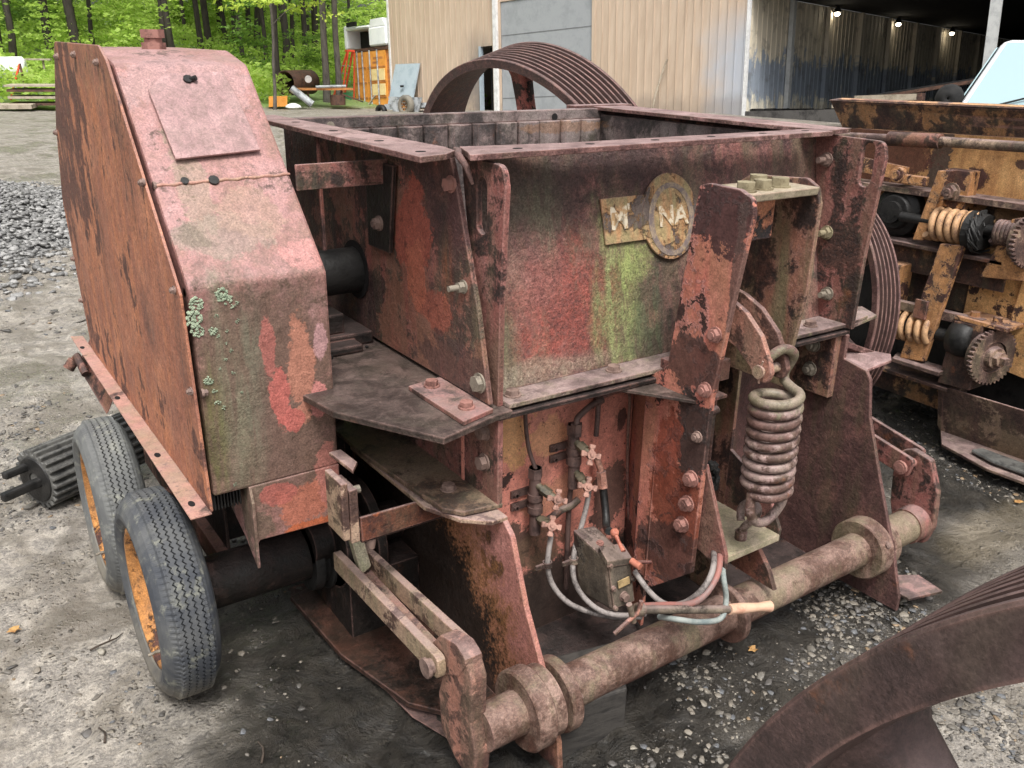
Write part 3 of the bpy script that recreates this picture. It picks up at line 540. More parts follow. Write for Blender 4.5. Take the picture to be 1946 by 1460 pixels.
# right gusset
gp=[(1.60,.84),(1.60,.76),(1.515,.745),(1.495,.72),(1.475,.60),(1.40,.40),(1.31,.18),(1.262,.03),(1.262,-.02),(1.52,-.02),(2.9,-.02),(2.9,.84)]
mb=MB().prism(arcpoly(yz(2.43,gp),[0,0,.01,.02,0,0,0,0,0,0,0,0]),(.014,0,0)); gr=P_('gusset_plate',mb,'gusset_r',bevel=.003)
mb=MB().prism([(2.445,1.235,.03),(2.58,1.20,.03),(2.60,1.30,.03),(2.445,1.40,.03)],(0,0,.010)); P_('gusset_foot',mb,'lug',gr)
mb=MB().prism([(2.444,1.52,.735),(2.54,1.50,.755),(2.58,1.53,.76),(2.55,1.60,.76),(2.444,1.66,.75)],(0,0,.010)); P_('gusset_tab',mb,'rim_flange',gr)
mb=MB().prism([(2.46,1.62,.79),(2.58,1.56,.74),(2.58,1.60,.74),(2.46,1.68,.76)],(0,0,.02)); P_('gusset_tab',mb,'rim_flange',gr)
mb=MB().box(2.402,2.418,1.62,1.80,.62,.838).box(2.418,2.46,1.62,1.632,.62,.838); cb=P_('corner_bracket',mb,'web',None,.003)
for z in (.785,.70):
    mb=MB().bolt((2.402,1.70,z),(-1,0,0),.020,.016,.014); P_('bolt',mb,'nut',cb,0)
# triangular ledge left of the bracket
mb=MB().prism([(1.50,1.648,.826),(1.632,1.44,.826),(1.632,1.72,.826),(1.56,1.78,.826)],(0,0,.010)); P_('corner_plate',mb,'table',None)
# --- spring bracket ---
bp_=[(1.528,1.385),(1.50,1.394),(1.40,1.392),(1.360,1.375),(1.352,1.34),(1.385,1.12),(1.42,.86),(1.425,.60),(1.43,.33),(1.60,.18),(1.66,.20),(1.66,.84),(1.585,.90)]
mb=MB().prism(arcpoly(yz(1.612,bp_),[.01,.03,.03,.02,.02,0,0,0,0,0,0,0,0],5),(.016,0,0)); bk=P_('bracket_plate',mb,'bracket',bevel=.002)
bp2=[(1.74,1.30),(1.60,1.386),(1.42,1.398),(1.385,1.38),(1.372,1.34),(1.375,1.12),(1.405,.89),(1.41,.84),(1.74,.84)]
mb=MB().prism(arcpoly(yz(1.878,bp2),[0,.03,.02,.02,0,0,0,0,0],5),(.014,0,0)); P_('bracket_plate',mb,'web',bevel=.002)
mb=MB().prism(yz(1.629,[(1.38,1.362),(1.53,1.362),(1.53,1.382),(1.375,1.382)]),(.248,0,0)); bt=P_('bracket_top',mb,'btop',bk,.003)
for x,y in [(1.655,1.42),(1.72,1.425),(1.79,1.43),(1.78,1.49)]:
    mb=MB().cyl((x,y,1.382),(x,y,1.386),.027,16).cyl((x,y,1.386),(x,y,1.405),.0235,6,smooth=False); P_('bolt',mb,'boltmoss',bt,.002)
mb=MB().box(1.629,1.785,1.432,1.53,1.255,1.361); P_('spring_head_block',mb,'blockpaint',bk,.003)
mb=MB().cyl((1.70,1.53,1.12),(1.70,1.53,1.22),.038,20).lathe((1.70,1.53,1.10),(0,0,1),[(0,.0),(0,.055),(.012,.055),(.012,.0)],28); P_('pivot_boss',mb,'lug',bk,.003)
for y,z in [(1.419,1.04),(1.434,.887)]:
    mb=MB().bolt((1.612,y+.008,z-.01),(-1,0,0),.017,.012,.008); P_('bolt',mb,'bolt_red',bk,0)
for y,z in [(1.452,.74)]:
    mb=MB().bolt((1.612,y,z),(-1,0,0),.013,.010,.008); P_('bolt',mb,'bolt',bk,0)
for y,z in [(1.458,.614),(1.465,.535),(1.475,.465)]:
    mb=MB().bolt((1.612,y,z),(-1,0,0),.019,.016,.006); P_('bolt',mb,'bolt_red',bk,0)
mb=MB().box(1.845,1.86,1.56,1.62,.93,1.05).box(1.80,1.845,1.60,1.62,.93,1.05); P_('inner_clip',mb,'olive',bk)
# clevis arms
def arm(x):
    o=[(1.55,1.12),(1.47,1.105),(1.41,1.08),(1.352,1.032),(1.318,.975),(1.308,.945),(1.318,.918),(1.345,.915),(1.375,.945),(1.43,.985),(1.50,1.0),(1.56,1.0)]
    return MB().prism(arcpoly(yz(x,o),.012,3),(.016,0,0))
a1=P_('clevis_arm',arm(1.692),'crank',bk,.002)
a2=P_('clevis_arm',arm(1.752),'crank',bk,.002)
mb=MB().cyl((1.682,1.338,.945),(1.80,1.338,.945),.013,16).cyl((1.678,1.338,.945),(1.684,1.338,.945),.018,16); mb.tube([(1.684,1.33,.975),(1.684,1.338,.945),(1.684,1.335,.915)],.003,6); P_('clevis_pin',mb,'tan',bk,0)
# hydraulic cylinder behind the spring
mb=MB().cyl((1.70,1.58,.50),(1.70,1.58,.82),.042,28).cyl((1.70,1.58,.82),(1.70,1.58,.835),.055,28).cyl((1.70,1.58,.46),(1.70,1.58,.50),.055,28); hc=P_('hydraulic_cylinder',mb,'lug',None,.003)
mb=MB().box(1.64,1.80,1.53,1.64,.84,.90).box(1.64,1.79,1.52,1.64,.79,.80).cyl((1.69,1.50,.77),(1.73,1.50,.775),.012,10).cyl((1.77,1.55,.50),(1.77,1.55,.84),.010,10); P_('cylinder_head',mb,'lug',hc)
mb=MB(); rr=random.Random(9)
for k in range(40): mb.obox((1.72+rr.uniform(-.02,.02),1.50+rr.uniform(-.02,.02),.56+rr.uniform(-.06,.06)),(.018,.004,0),(0,.018,.006),(.003,0,.018))
mb.tube([(1.73,1.50,.56),(1.735,1.52,.48),(1.74,1.56,.38),(1.74,1.6,.2)],.016,10); P_('greased_valve',mb,'black',hc,.003)
# spring seat
mb=MB().prism(arcpoly(yz(1.640,[(1.440,.655),(1.338,.425),(1.335,.375),(1.36,.375),(1.50,.41),(1.60,.45),(1.60,.55)]),[0,.0,.012,.012,0,0,0]),(.012,0,0)); st=P_('seat_cheek',mb,'lug')
mb=MB().prism(yz(1.862,[(1.40,.53),(1.342,.43),(1.345,.385),(1.38,.40),(1.55,.42),(1.55,.60)]),(.012,0,0)); P_('seat_cheek',mb,'lug')
mb=MB().box(1.652,1.862,1.338,1.60,.398,.418); ss=P_('spring_seat',mb,'btop')
# the spring itself
def helix(c,ax,R,r,turns,pitch,n0=26,start=None,end=None,mb=None,n=14,ph=0,close=0):
    ax=Vector(ax).normalized();u=Vector((1,0,0));u=(u-ax*u.dot(ax)).normalized();v=ax.cross(u);pts=[]
    m=int(turns*n0)
    for i in range(m+1):
        a=2*PI*i/n0+ph; pts.append(Vector(c)+u*math.cos(a)*R+v*math.sin(a)*R+ax*(pitch*i/n0))
    return pts
c0=Vector((1.715,1.30,.895)); c1=Vector((1.722,1.30,.632)); axd=(c1-c0).normalized(); L_=(c1-c0).length
hx=helix(c0,axd,.0565,.0125,9.0,L_/9.0,ph=0)
# top hook from the pin to the first coil
top=[Vector((1.722,1.352,.928)),Vector((1.710,1.345,.955)),Vector((1.716,1.33,.985)),Vector((1.745,1.318,1.000)),Vector((1.776,1.312,.985)),Vector((1.787,1.326,.955)),Vector((1.785,1.338,.925)),Vector((1.780,1.330,.905))]
h0=hx[0]
bot_c=c1+Vector((0,0,-.075))
he=hx[-1]
bot=[Vector((1.795,1.30,.573)),]
e0=Vector((1.655,1.30,.545))
# end of the coil wraps across to the left and becomes the bottom hook
tail=[he+Vector((-.006,-.03,-.003)),]
hx2=helix(c0+axd*L_,axd,.0565,.0125,.5,.022,ph=0)[1:]
last=hx2[-1]
hook=[last+Vector((-.004,-.004,-.02)),last+Vector((-.004,-.006,-.042)),last+Vector((.008,-.008,-.068)),last+Vector((.030,-.01,-.086)),last+Vector((.060,-.012,-.088)),last+Vector((.090,-.012,-.074)),last+Vector((.108,-.014,-.052)),last+Vector((.114,-.014,-.036))]
def smooth(pts,n=6):
    out=[];P=[Vector(p) for p in pts]
    for i in range(len(P)-1):
        p0=P[max(i-1,0)];p1=P[i];p2=P[i+1];p3=P[min(i+2,len(P)-1)]
        for k in range(n):
            t=k/n; out.append(.5*((2*p1)+(p2-p0)*t+(2*p0-5*p1+4*p2-p3)*t*t+(3*p1-p0-3*p2+p3)*t**3))
    out.append(P[-1]);return out
allp=smooth(top+[hx[0],hx[2]],4)+hx[3:]+hx2+smooth(hook,4)[1:]
mb=MB().tube(allp,.0128,16); spg=P_('coil_spring',mb,'spring',None,0)
ey=Vector((1.752,1.385,.415)); mb=MB().cyl(ey,ey+Vector((0,0,.028)),.017,18).tube(smooth([ey+Vector((0,0,.02)),ey+Vector((-.002,-.012,.05)),ey+Vector((.008,-.035,.085)),ey+Vector((.018,-.03,.11)),ey+Vector((.024,.0,.112)),ey+Vector((.016,.022,.085)),ey+Vector((.004,.01,.055))],4),.0115,10); P_('eye_bolt',mb,'spring',ss,0)
# --- plaque ---
def fpl(x,z,up): # point on the leaning front plate
    return Vector((x,yf(z)-up,z))
pn=Vector((0,-1,.207)).normalized()
c_=Vector((1.785,0,1.255))
R_=.100
circ=[fpl(1.782+.106*math.cos(a),1.252+.118*math.sin(a),.004) for a in [2*PI*k/40 for k in range(40)]]
mb=MB().prism(circ,pn*.007); pq=P_('maker_plate',mb,'plaque',front,.001)
mb=MB().prism([fpl(1.534,1.318,.003),fpl(1.69,1.318,.003),fpl(1.69,1.198,.003),fpl(1.540,1.198,.003)],pn*.006); pq2=P_('maker_plate_tab',mb,'plaque',pq,.001)
mb=MB(); 
for k in range(48):
    a=2*PI*k/48;b=2*PI*(k+1)/48
    q=[fpl(1.785+rx*math.cos(t),1.245+rz*math.sin(t),.0115) for t,rx,rz in ((a,.068,.086),(a,.088,.100),(b,.088,.100),(b,.068,.086))]
    mb.prism(q,pn*.001)
P_('maker_plate_ring',mb,'plaquering',pq,0)
def text(s,size,org,xd,yd,mat,par,name='lettering',th=.0012,bold=.0,align='CENTER'):
    cu=bpy.data.curves.new('t','FONT');cu.body=s;cu.size=size;cu.align_x=align;cu.align_y='CENTER';cu.extrude=th;cu.offset=bold
    to=bpy.data.objects.new('t',cu); me=bpy.data.meshes.new_from_object(to)
    xd=Vector(xd).normalized();yd=Vector(yd).normalized();zd=xd.cross(yd)
    mt=Matrix((xd,yd,zd)).transposed().to_4x4(); mt.translation=Vector(org)-wloc(par)
    me.transform(mt); me.materials.clear(); me.materials.append(mat)
    o=bpy.data.objects.new(name,me); sc.collection.objects.link(o); o.parent=par; bpy.data.objects.remove(to); return o
up_=Vector((0,.207,1)).normalized()
text('M',.085,fpl(1.592,1.262,.010),(1,0,0),up_,M['letter'],pq2,bold=.002)
text("'",.06,fpl(1.628,1.275,.010),(1,0,0),up_,M['letter'],pq2,bold=.001)
text('NA',.078,fpl(1.79,1.253,.013),(1,0,0),up_,M['letter'],pq,bold=.002)
# --- shaft across the front ---
AX=Vector((0,1.40,.165))
def sx(x): return Vector((x,1.40,.165))
mb=MB().cyl(sx(.90),sx(2.66),.056,48); shf=P_('cross_shaft',mb,'pipe',None,.002)
for nm,x,pr in [('shaft_collar',1.005,[(0,.055),(0,.098),(.006,.104),(.048,.104),(.053,.099),(.053,.092),(.088,.092),(.088,.055)]),('shaft_flange',1.109,[(0,.055),(0,.093),(.004,.097),(.030,.097),(.034,.093),(.034,.055)]),
                ('shaft_ring',1.735,[(0,.055),(0,.086),(.003,.089),(.018,.089),(.021,.086),(.021,.055)]),('shaft_collar',2.365,[(0,.055),(0,.096),(.004,.100),(.058,.100),(.064,.096),(.064,.055)]),('shaft_flange',2.445,[(0,.055),(0,.090),(.035,.090),(.035,.055)])]:
    mb=MB().lathe(sx(x),(1,0,0),pr,56,False); P_(nm,mb,'pipe' if x!=1.755 else 'crank',shf,0 if False else .001)
for p,d in [((1.142,1.335,.19),(1,0,0)),((2.395,1.318,.215),(-.3,-1,.6))]:
    mb=MB().bolt(p,d,.010,.008,.006); P_('bolt',mb,'bolt',shf,0)
mb=MB().prism([(1.86,1.46,.40),(1.86,1.36,.29),(1.86,1.33,.235),(1.86,1.40,.235),(1.86,1.62,.24),(1.86,1.62,.40)],(.016,0,0)); P_('shaft_stay',mb,'lower')
# crank arms and links at both ends
def crank(x,wd,tiltd=0):
    o=[(1.495,.365),(1.42,.385),(1.388,.33),(1.392,.20),(1.372,.12),(1.380,.045),(1.41,.03),(1.46,.035),(1.535,.085),(1.545,.19),(1.515,.28)]
    return MB().prism(arcpoly(yz(x,o),.03,4),(wd,0,0))
mb=crank(.865,.045); cka=P_('crank_arm',mb,'crank',None,.006)
mb=MB().prism(arcpoly(yz(.862,[(1.575,.315),(1.525,.375),(1.45,.395),(1.40,.375),(1.44,.31),(1.52,.26)]),.02,3),(.048,0,0)); P_('crank_eye',mb,'crank',cka,.004)
def bar(x,p0,p1,w_,t_):
    a=Vector((x,p0[0],p0[1]));b=Vector((x,p1[0],p1[1]));d=(b-a).normalized();nn=Vector((0,-d.z,d.y));
    return MB().prism(arcpoly([a-d*.02+nn*w_/2,b+d*.03+nn*w_/2,b+d*.03-nn*w_/2,a-d*.02-nn*w_/2],[.01,.02,.02,.01],3),(t_,0,0))
lk=P_('link_bar',bar(.835,(2.08,.285),(1.52,.305),.062,.024),'tan',None,.003)
P_('link_bar',bar(.912,(2.08,.29),(1.50,.325),.062,.022),'tan',None,.003)
mb=MB().box(.859,.912,1.62,2.05,.262,.274); P_('link_web',mb,'web',lk)
mb=MB().cyl((.822,1.52,.30),(.945,1.52,.30),.020,20).cyl((.815,1.52,.30),(.824,1.52,.30),.026,12); P_('link_pin',mb,'bolt',lk,0)
mb=MB().prism(arcpoly([(.865,2.10,.44),(.90,2.10,.44),(.905,2.02,.30),(.872,2.02,.28)],.01,2),(0,-.03,0)); P_('link_lug',mb,'olive',lk)
# right-hand crank and link
mb=MB().prism(arcpoly(yz(2.70,[(1.46,.42),(1.39,.405),(1.345,.30),(1.335,.17),(1.355,.10),(1.42,.075),(1.48,.12),(1.505,.20),(1.515,.31),(1.50,.40)]),.02,4),(.028,0,0)); mb.cyl(sx(2.64),sx(2.70),.062,32); ckb=P_('crank_arm',mb,'lug',None,.005)
P_('link_bar',bar(2.64,(2.05,.50),(1.45,.38),.075,.016),'lug',None,.003)
P_('link_bar',bar(2.735,(2.05,.50),(1.47,.385),.075,.016),'lug',None,.003)
mb=MB().cyl((2.62,1.45,.375),(2.76,1.45,.375),.016,16).cyl((2.622,1.45,.375),(2.632,1.45,.375),.024,10); P_('link_pin',mb,'bolt_red',ckb,0)
# --- grease valves, pipes and hoses on the valve wall ---
WY=1.80
def cross_valve(x,z,bx,bz,mat='handle'):
    """stubby globe valve with a four-armed handle facing the camera"""
    y=1.745
    mb=MB().cyl((bx,y+.01,bz+.05),(bx,y+.01,bz-.055),.017,16).cyl((bx,y+.01,bz+.02),(bx,y+.01,bz+.05),.021,6,smooth=False)
    v=P_('grease_valve',mb,'valvebody',vw,0)
    d=None
    mb=MB().cyl(Vector((bx,y,bz)),Vector((x,1.694,z)),.010,14).cyl(Vector((bx,y,bz)).lerp(Vector((x,1.694,z)),.25),Vector((bx,y,bz)).lerp(Vector((x,1.694,z)),.70),.0145,6,smooth=False); P_('valve_bonnet',mb,'brass',v,0)
    c=Vector((x,1.688,z)); nn=Vector((-.25,-.85,.45)).normalized(); u=nn.orthogonal().normalized(); vv=nn.cross(u); mb=MB().cyl(c-nn*.008,c+nn*.008,.013,14)
    for k in range(4):
        a=k*PI/2+.35; e=(u*math.cos(a)+vv*math.sin(a)); tt=nn.cross(e)
        mb.obox(c+e*.016,e*.022,tt*.012,nn*.009); mb.obox(c+e*.024,e*.011,tt*.017,nn*.011)
    mb.cyl(c+nn*.006,c+nn*.013,.006,8)
    P_('valve_handle',mb,mat,v,.002); return v
v1=cross_valve(1.333,.527,1.305,.555); v2=cross_valve(1.316,.449,1.309,.450); v3=cross_valve(1.447,.634,1.437,.655); v4=cross_valve(1.440,.536,1.443,.560)
def clamp(x,z):
    mb=MB().box(x-.055,x+.022,WY-.008,WY-.0005,z-.011,z+.011); mb.lathe((x,WY-.045,z-.010),(0,0,1),[(0,.0185),(0,.0225),(.02,.0225),(.02,.0185)],20); mb.bolt((x-.042,WY-.008,z),(0,-1,0),.008,.006,.004); P_('pipe_clamp',mb,'valvebody',vw,0)
for x,z in ((1.307,.515),(1.308,.475),(1.440,.625),(1.441,.592)): clamp(x,z)
def pipe(pts,r,mat,name='grease_pipe',par=None,n=10,sm=5): return P_(name,MB().tube(smooth(pts,sm),r,n),mat,par or vw,0)
pipe([(1.285,WY-.02,.84),(1.285,WY-.02,.75),(1.292,WY-.03,.66),(1.304,WY-.05,.60)],.006,'valvebody')
pipe([(1.437,1.745,.69),(1.437,1.745,.715),(1.447,1.75,.727),(1.49,1.76,.742),(1.535,1.768,.752)],.009,'valvebody')
mb=MB().cyl((1.437,1.745,.675),(1.437,1.745,.712),.017,6,smooth=False).cyl((1.525,1.768,.748),(1.545,1.768,.755),.014,8); P_('pipe_fitting',mb,'valvebody',vw,0)
pipe([(1.535,1.77,.84),(1.535,1.77,.78),(1.535,1.77,.70),(1.533,1.77,.64)],.008,'valvebody')
pipe([(1.535,1.77,.755),(1.60,1.77,.762),(1.640,1.77,.755),(1.656,1.77,.73),(1.658,1.77,.62),(1.67,1.77,.45),(1.69,1.77,.30),(1.705,1.75,.255),(1.72,1.70,.232),(1.69,1.63,.240),(1.60,1.58,.29),(1.53,1.55,.331)],.005,'lug')
pipe([(1.443,1.76,.56),(1.443,1.765,.50),(1.443,1.77,.44),(1.443,1.77,.36),(1.445,1.77,.15)],.008,'valvebody')
pipe([(1.33,1.74,.43),(1.36,1.74,.44),(1.40,1.75,.445),(1.44,1.76,.44),(1.47,1.76,.455)],.011,'pumpbox')
# hoses
pipe([(1.458,1.70,.526),(1.451,1.70,.469),(1.427,1.69,.412),(1.391,1.67,.365),(1.362,1.64,.304),(1.364,1.60,.256),(1.391,1.55,.222),(1.426,1.50,.221),(1.46,1.44,.25)],.0080,'hose','grease_hose')
pipe([(1.327,1.70,.42),(1.312,1.69,.373),(1.302,1.68,.321),(1.31,1.66,.268),(1.333,1.62,.229),(1.379,1.58,.203),(1.425,1.52,.205),(1.455,1.45,.235)],.0080,'hose','grease_hose')
pipe([(1.545,1.745,.50),(1.545,1.735,.46),(1.535,1.71,.41),(1.515,1.68,.385),(1.49,1.64,.40)],.012,'black','grease_hose')
mb=MB().cyl((1.543,1.75,.53),(1.545,1.74,.48),.016,6,smooth=False).cyl((1.535,1.765,.57),(1.543,1.75,.53),.010,10); P_('pipe_fitting',mb,'crank',vw,0)
pipe([(1.483,1.52,.335),(1.49,1.46,.297),(1.493,1.40,.292),(1.509,1.35,.319),(1.52,1.31,.372),(1.555,1.31,.408),(1.598,1.34,.425),(1.683,1.42,.396)],.0080,'hose','grease_hose')
pipe([(1.434,1.44,.285),(1.462,1.38,.313),(1.496,1.32,.338),(1.53,1.30,.366),(1.58,1.31,.399),(1.621,1.34,.417),(1.71,1.42,.395)],.0088,'hosered','grease_hose')
pipe([(1.43,1.36,.30),(1.44,1.30,.324),(1.504,1.285,.30),(1.58,1.28,.284),(1.617,1.30,.317),(1.619,1.32,.379),(1.723,1.42,.365)],.0076,'hoseblue','grease_hose')
for x,y,z in ((1.30,1.68,.335),(1.375,1.655,.335)):
    mb=MB().lathe((x,y,z-.008),(0,0,1),[(0,.010),(0,.014),(.016,.014),(.016,.010)],16).box(x-.04,x-.012,y-.004,y+.004,z-.006,z+.006); P_('hose_clip',mb,'pumpbox',vw,0)
# pump box
c=Vector((0,0,0)); bx=[(1.375,1.46,.43),(1.375,1.68,.52)]
mb=MB(); A=Vector((1.413,1.525,.228)); ux=Vector((.090,.006,-.008));uy=Vector((-.012,.135,-.012));uz=Vector((-.022,.014,.165))
vs=[A+Vector((0,0,0)),A+ux,A+ux+uy,A+uy]; tp=[A+uz,A+ux+uz+Vector((.0,0,-.018)),A+ux+uy+uz+Vector((0,0,.035)),A+uy+uz+Vector((0,0,.045))]
mb.add(vs+tp,[(3,2,1,0),(4,5,6,7),(0,1,5,4),(1,2,6,5),(2,3,7,6),(3,0,4,7)]); pb=P_('pump_box',mb,'pumpbox',None,.008)
F=A+ux*.42-uy*.01; 
fy=Vector((0,-.006,0))
mb=MB().prism([A+ux*.04+uz*.03+fy,A+ux*.97+uz*.03+fy,A+ux*.97+uz*.86+fy,A+ux*.04+uz*.93+fy],(0,.004,0)); P_('pump_cover',mb,'pumpbox',pb)
mb=MB().prism([A+ux*.30+uz*.42+fy*1.6,A+ux*.80+uz*.44+fy*1.6,A+ux*.80+uz*.58+fy*1.6,A+ux*.30+uz*.56+fy*1.6],(0,-.002,0)); P_('rating_plate',mb,'brass_plate',pb,0)
for a,b in ((.08,.90),(.95,.82),(.08,.06),(.95,.50),(.10,.45)):
    mb=MB().bolt(A+ux*a+uz*b+fy*1.2,(0,-1,0),.006,.005); P_('bolt',mb,'pumpbox',pb,0)
mb=MB().bolt(A+ux*.5+uz*.22+fy,(0,-1,0),.012,.012); P_('drain_plug',mb,'bolt',pb,0)
mb=MB().bolt(A+ux*.42+uy*.45+uz+Vector((0,0,.016)),(0,0,1),.009,.004); P_('fill_plug',mb,'bolt_red',pb,0)
mb=MB().prism([A+uz+Vector((-.002,-.012,-.02)),A+ux+uz+Vector((.004,-.012,-.036)),A+ux+uz+Vector((.004,.03,-.01)),A+uz+Vector((-.002,.03,.008))],(0,0,.02)); P_('pump_valve_block',mb,'pumpbox',pb,.002)
q=Vector((1.474,1.60,.420)); mb=MB().tube([q,Vector((1.470,1.575,.402)),Vector((1.466,1.55,.388))],[.0075,.0055,.0075],10).lathe(q,(0,-.4,.6),[(-.012,.001),(-.009,.010),(0,.0135),(.009,.010),(.012,.001)],14,True); P_('pump_lever',mb,'redknob',pb,0)
q=Vector((1.470,1.50,.372)); mb=MB().cyl(q+Vector((0,.02,0)),q+Vector((.004,-.012,-.004)),.010,12); P_('pump_knob',mb,'redknob',pb,0)
# loose handle bar lying against the shaft
t0=Vector((1.335,1.35,.366)); t1=Vector((1.614,1.285,.296)); t2=Vector((1.757,1.272,.257))
mb=MB().tube([t0,t0.lerp(t1,.5),t1],[.0115,.011,.011],12).lathe(t0,t1-t0,[(0,.0),(0,.017),(.02,.017),(.02,.0)],16); mb.cyl(t0+Vector((-.03,-.004,.03)),t0+Vector((-.01,-.004,-.03)),.008,8); lv=P_('lever_bar',mb,'pumpbox',None,0)
mb=MB().tube([t1,t1.lerp(t2,.3),t1.lerp(t2,.8),t2,t2+Vector((.012,-.002,-.003))],[.0145,.0155,.012,.015,.016],14); P_('lever_grip',mb,'peach',lv,0)
dd=(t2-t1).normalized(); e_=t2+Vector((.012,-.002,-.003))-dd*.001; mb=MB().cyl(e_,e_+dd*.002,.0105,10); P_('grip_bore',mb,'hole',lv,0)
mb=MB().tube([t0+Vector((-.07,.0,-.045)),t0+Vector((-.03,-.005,-.02)),t0+Vector((.0,-.01,.0)),t0+Vector((.005,-.01,.03))],.006,8); P_('lever_clip',mb,'crank',lv,0)

# ---------------------------------------------------------------- grooved pulleys
def pulley_parts(root,c,yaw,tilt,R,wd,th,ng,nsp,mi,ph=0,spm='spoke',hub=.12,n=120,bulge=1.):
    c=Vector(c);ax=Vector((math.cos(yaw)*math.cos(tilt),math.sin(yaw)*math.cos(tilt),math.sin(tilt)))
    u=Vector((-math.sin(yaw),math.cos(yaw),0));v=ax.cross(u)
    pr=[];lip=.012*(R/.8); gd=.017*(R/.8)
    pr.append((0,R-th)); pr.append((0,R-.003)); pr.append((.003,R)); pr.append((lip,R))
    st=(wd-2*lip)/ng
    for k in range(ng):
        a=lip+st*k
        pr+=[(a+st*.14,R-.001),(a+st*.36,R-gd),(a+st*.64,R-gd),(a+st*.86,R-.001)]
        if k<ng-1: pr+=[(a+st*.97,R),(a+st*1.03,R)]
    pr+=[(wd-lip,R),(wd-.003,R),(wd,R-.003),(wd,R-th),(wd*.8,R-th-.012*bulge),(wd*.5,R-th-.016*bulge),(wd*.2,R-th-.012*bulge)]
    m=len(pr); vs=[c+ax*o+(u*math.cos(2*PI*k/n)+v*math.sin(2*PI*k/n))*r for k in range(n) for o,r in pr]
    mb=MB(); mb.add(vs,[(k*m+j,k*m+(j+1)%m,((k+1)%n)*m+(j+1)%m,((k+1)%n)*m+j) for k in range(n) for j in range(m)],False)
    rim=build('pulley_rim',mb,M[mi],root,0)
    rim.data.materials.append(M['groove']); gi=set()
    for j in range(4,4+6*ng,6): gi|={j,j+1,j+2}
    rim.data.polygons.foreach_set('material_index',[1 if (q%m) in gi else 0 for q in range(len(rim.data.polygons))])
    rim.data.polygons.foreach_set('use_smooth',[True]*len(rim.data.polygons)); 
    md=rim.modifiers.new('es','EDGE_SPLIT'); md.split_angle=math.radians(28)
    mb=MB()
    for k in range(ng):
        a=lip+st*(k+.36);b=lip+st*(k+.64)
    # hub and spokes
    mb=MB().lathe(c+ax*(wd*.5-.07*R/.8),ax,[(0,hub*.5),(0,hub),(.14*R/.8,hub),(.14*R/.8,hub*.5)],40,True); build('pulley_hub',mb,M[spm],root,.003)
    for k in range(nsp):
        a=ph+2*PI*k/nsp; e=u*math.cos(a)+v*math.sin(a); t=ax.cross(e)
        rr=[hub*.9,(R-th)*.4,(R-th)*.75,(R-th)*.90,(R-th)*.97,R-th+.002]; hw=[q_*(.62 if bulge<1 else 1) for q_ in (.062,.052,.050,.055,.075,.11)]; hd=[.045,.036,.034,.038,.048,.062]
        vs=[];q=16
        for r,a_,b_ in zip(rr,hw,hd):
            a_*=R/.8;b_*=R/.8
            for j in range(q):
                g=2*PI*j/q; vs.append(c+ax*(wd*.5)+e*r+t*(a_*math.copysign(abs(math.cos(g))**.7,math.cos(g)))+ax*(b_*math.copysign(abs(math.sin(g))**.7,math.sin(g))))
        mb=MB().add(vs,[(i*q+j,i*q+(j+1)%q,(i+1)*q+(j+1)%q,(i+1)*q+j) for i in range(len(rr)-1) for j in range(q)],True)
        build('spoke',mb,M[spm],root,0)
fly=build('flywheel',MB().cyl((2.45,2.10,.78),(2.95,2.10,.78),.045,24),M['black'],cr,0)
D=math.radians
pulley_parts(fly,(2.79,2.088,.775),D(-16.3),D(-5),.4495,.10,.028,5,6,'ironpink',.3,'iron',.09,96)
pl1=thing('grooved_pulley','big rusty nine-groove pulley with red spokes standing behind the open hopper','pulley',(2.755,3.9,0),'grooved cast pulleys')
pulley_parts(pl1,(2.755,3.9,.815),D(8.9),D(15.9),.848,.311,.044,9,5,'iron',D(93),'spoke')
pl2=thing('grooved_pulley','dark brown cast pulley cut off by the near right corner','pulley',(.547,-.324,0),'grooved cast pulleys')
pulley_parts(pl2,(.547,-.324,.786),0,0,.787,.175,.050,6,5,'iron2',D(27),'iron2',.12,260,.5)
# ---------------------------------------------------------------- yellow roll crusher on the right
M['yel']=rusty('yellow_paint',(.56,.34,.15),(.50,.26,.11),ms=.03,th=.28,streak=.25,dirt=.3,top=.3,r1=(.055,.032,.028),r2=(.13,.065,.045),flake=.3,grain=.8,dcol=(.20,.13,.07),
  patches=[((3.9,2.25,1.26),(.1,.05,.3),(.07,.055,.05),.9),((3.9,2.60,1.28),(.3,.33,.22),(.12,.05,.038),.9,'n',.1),((3.9,2.06,1.18),(.1,.055,.05),(.09,.045,.04),.97),((3.9,1.88,1.26),(.1,.03,.02),(.08,.045,.04),.9)])
M['yel2']=rusty('yellow_strut_paint',(.50,.27,.12),(.44,.21,.09),th=.40,streak=.15,dirt=.3,top=.4,r1=(.07,.035,.03),r2=(.16,.075,.05),flake=.35,sc_=1.8)
M['yrust']=rusty('yellow_machine_rust',(.40,.22,.10),(.34,.17,.08),ms=0.06,th=.60,streak=.3,dirt=.4,top=.4,r1=(.045,.03,.027),r2=(.11,.06,.045),flake=.2)
M['ysteel']=rusty('yellow_machine_steel',(.30,.22,.16),(.26,.17,.12),ms=0.05,th=.6,streak=.1,dirt=.5,top=.6,r1=(.07,.045,.04),r2=(.15,.095,.075),flake=.1)
M['yspring']=plain('tan_spring',(.16,.09,.06),(.50,.30,.16),28,.55,.4,.002)
yc=thing('roll_crusher','yellow and rust coloured roll crusher with side springs and toothed adjusting wheels','roll crusher',(4.3,1.6,0))
def Y(name,mb,mat,par=None,bv=.002): return build(name,mb,M[mat],par or yc,bv)
hop=Y('hopper_side',MB().prism([(3.90,2.74,1.34),(3.90,.9,1.40),(3.90,.9,.95),(3.90,2.62,.98)],(.012,0,0)),'yel')
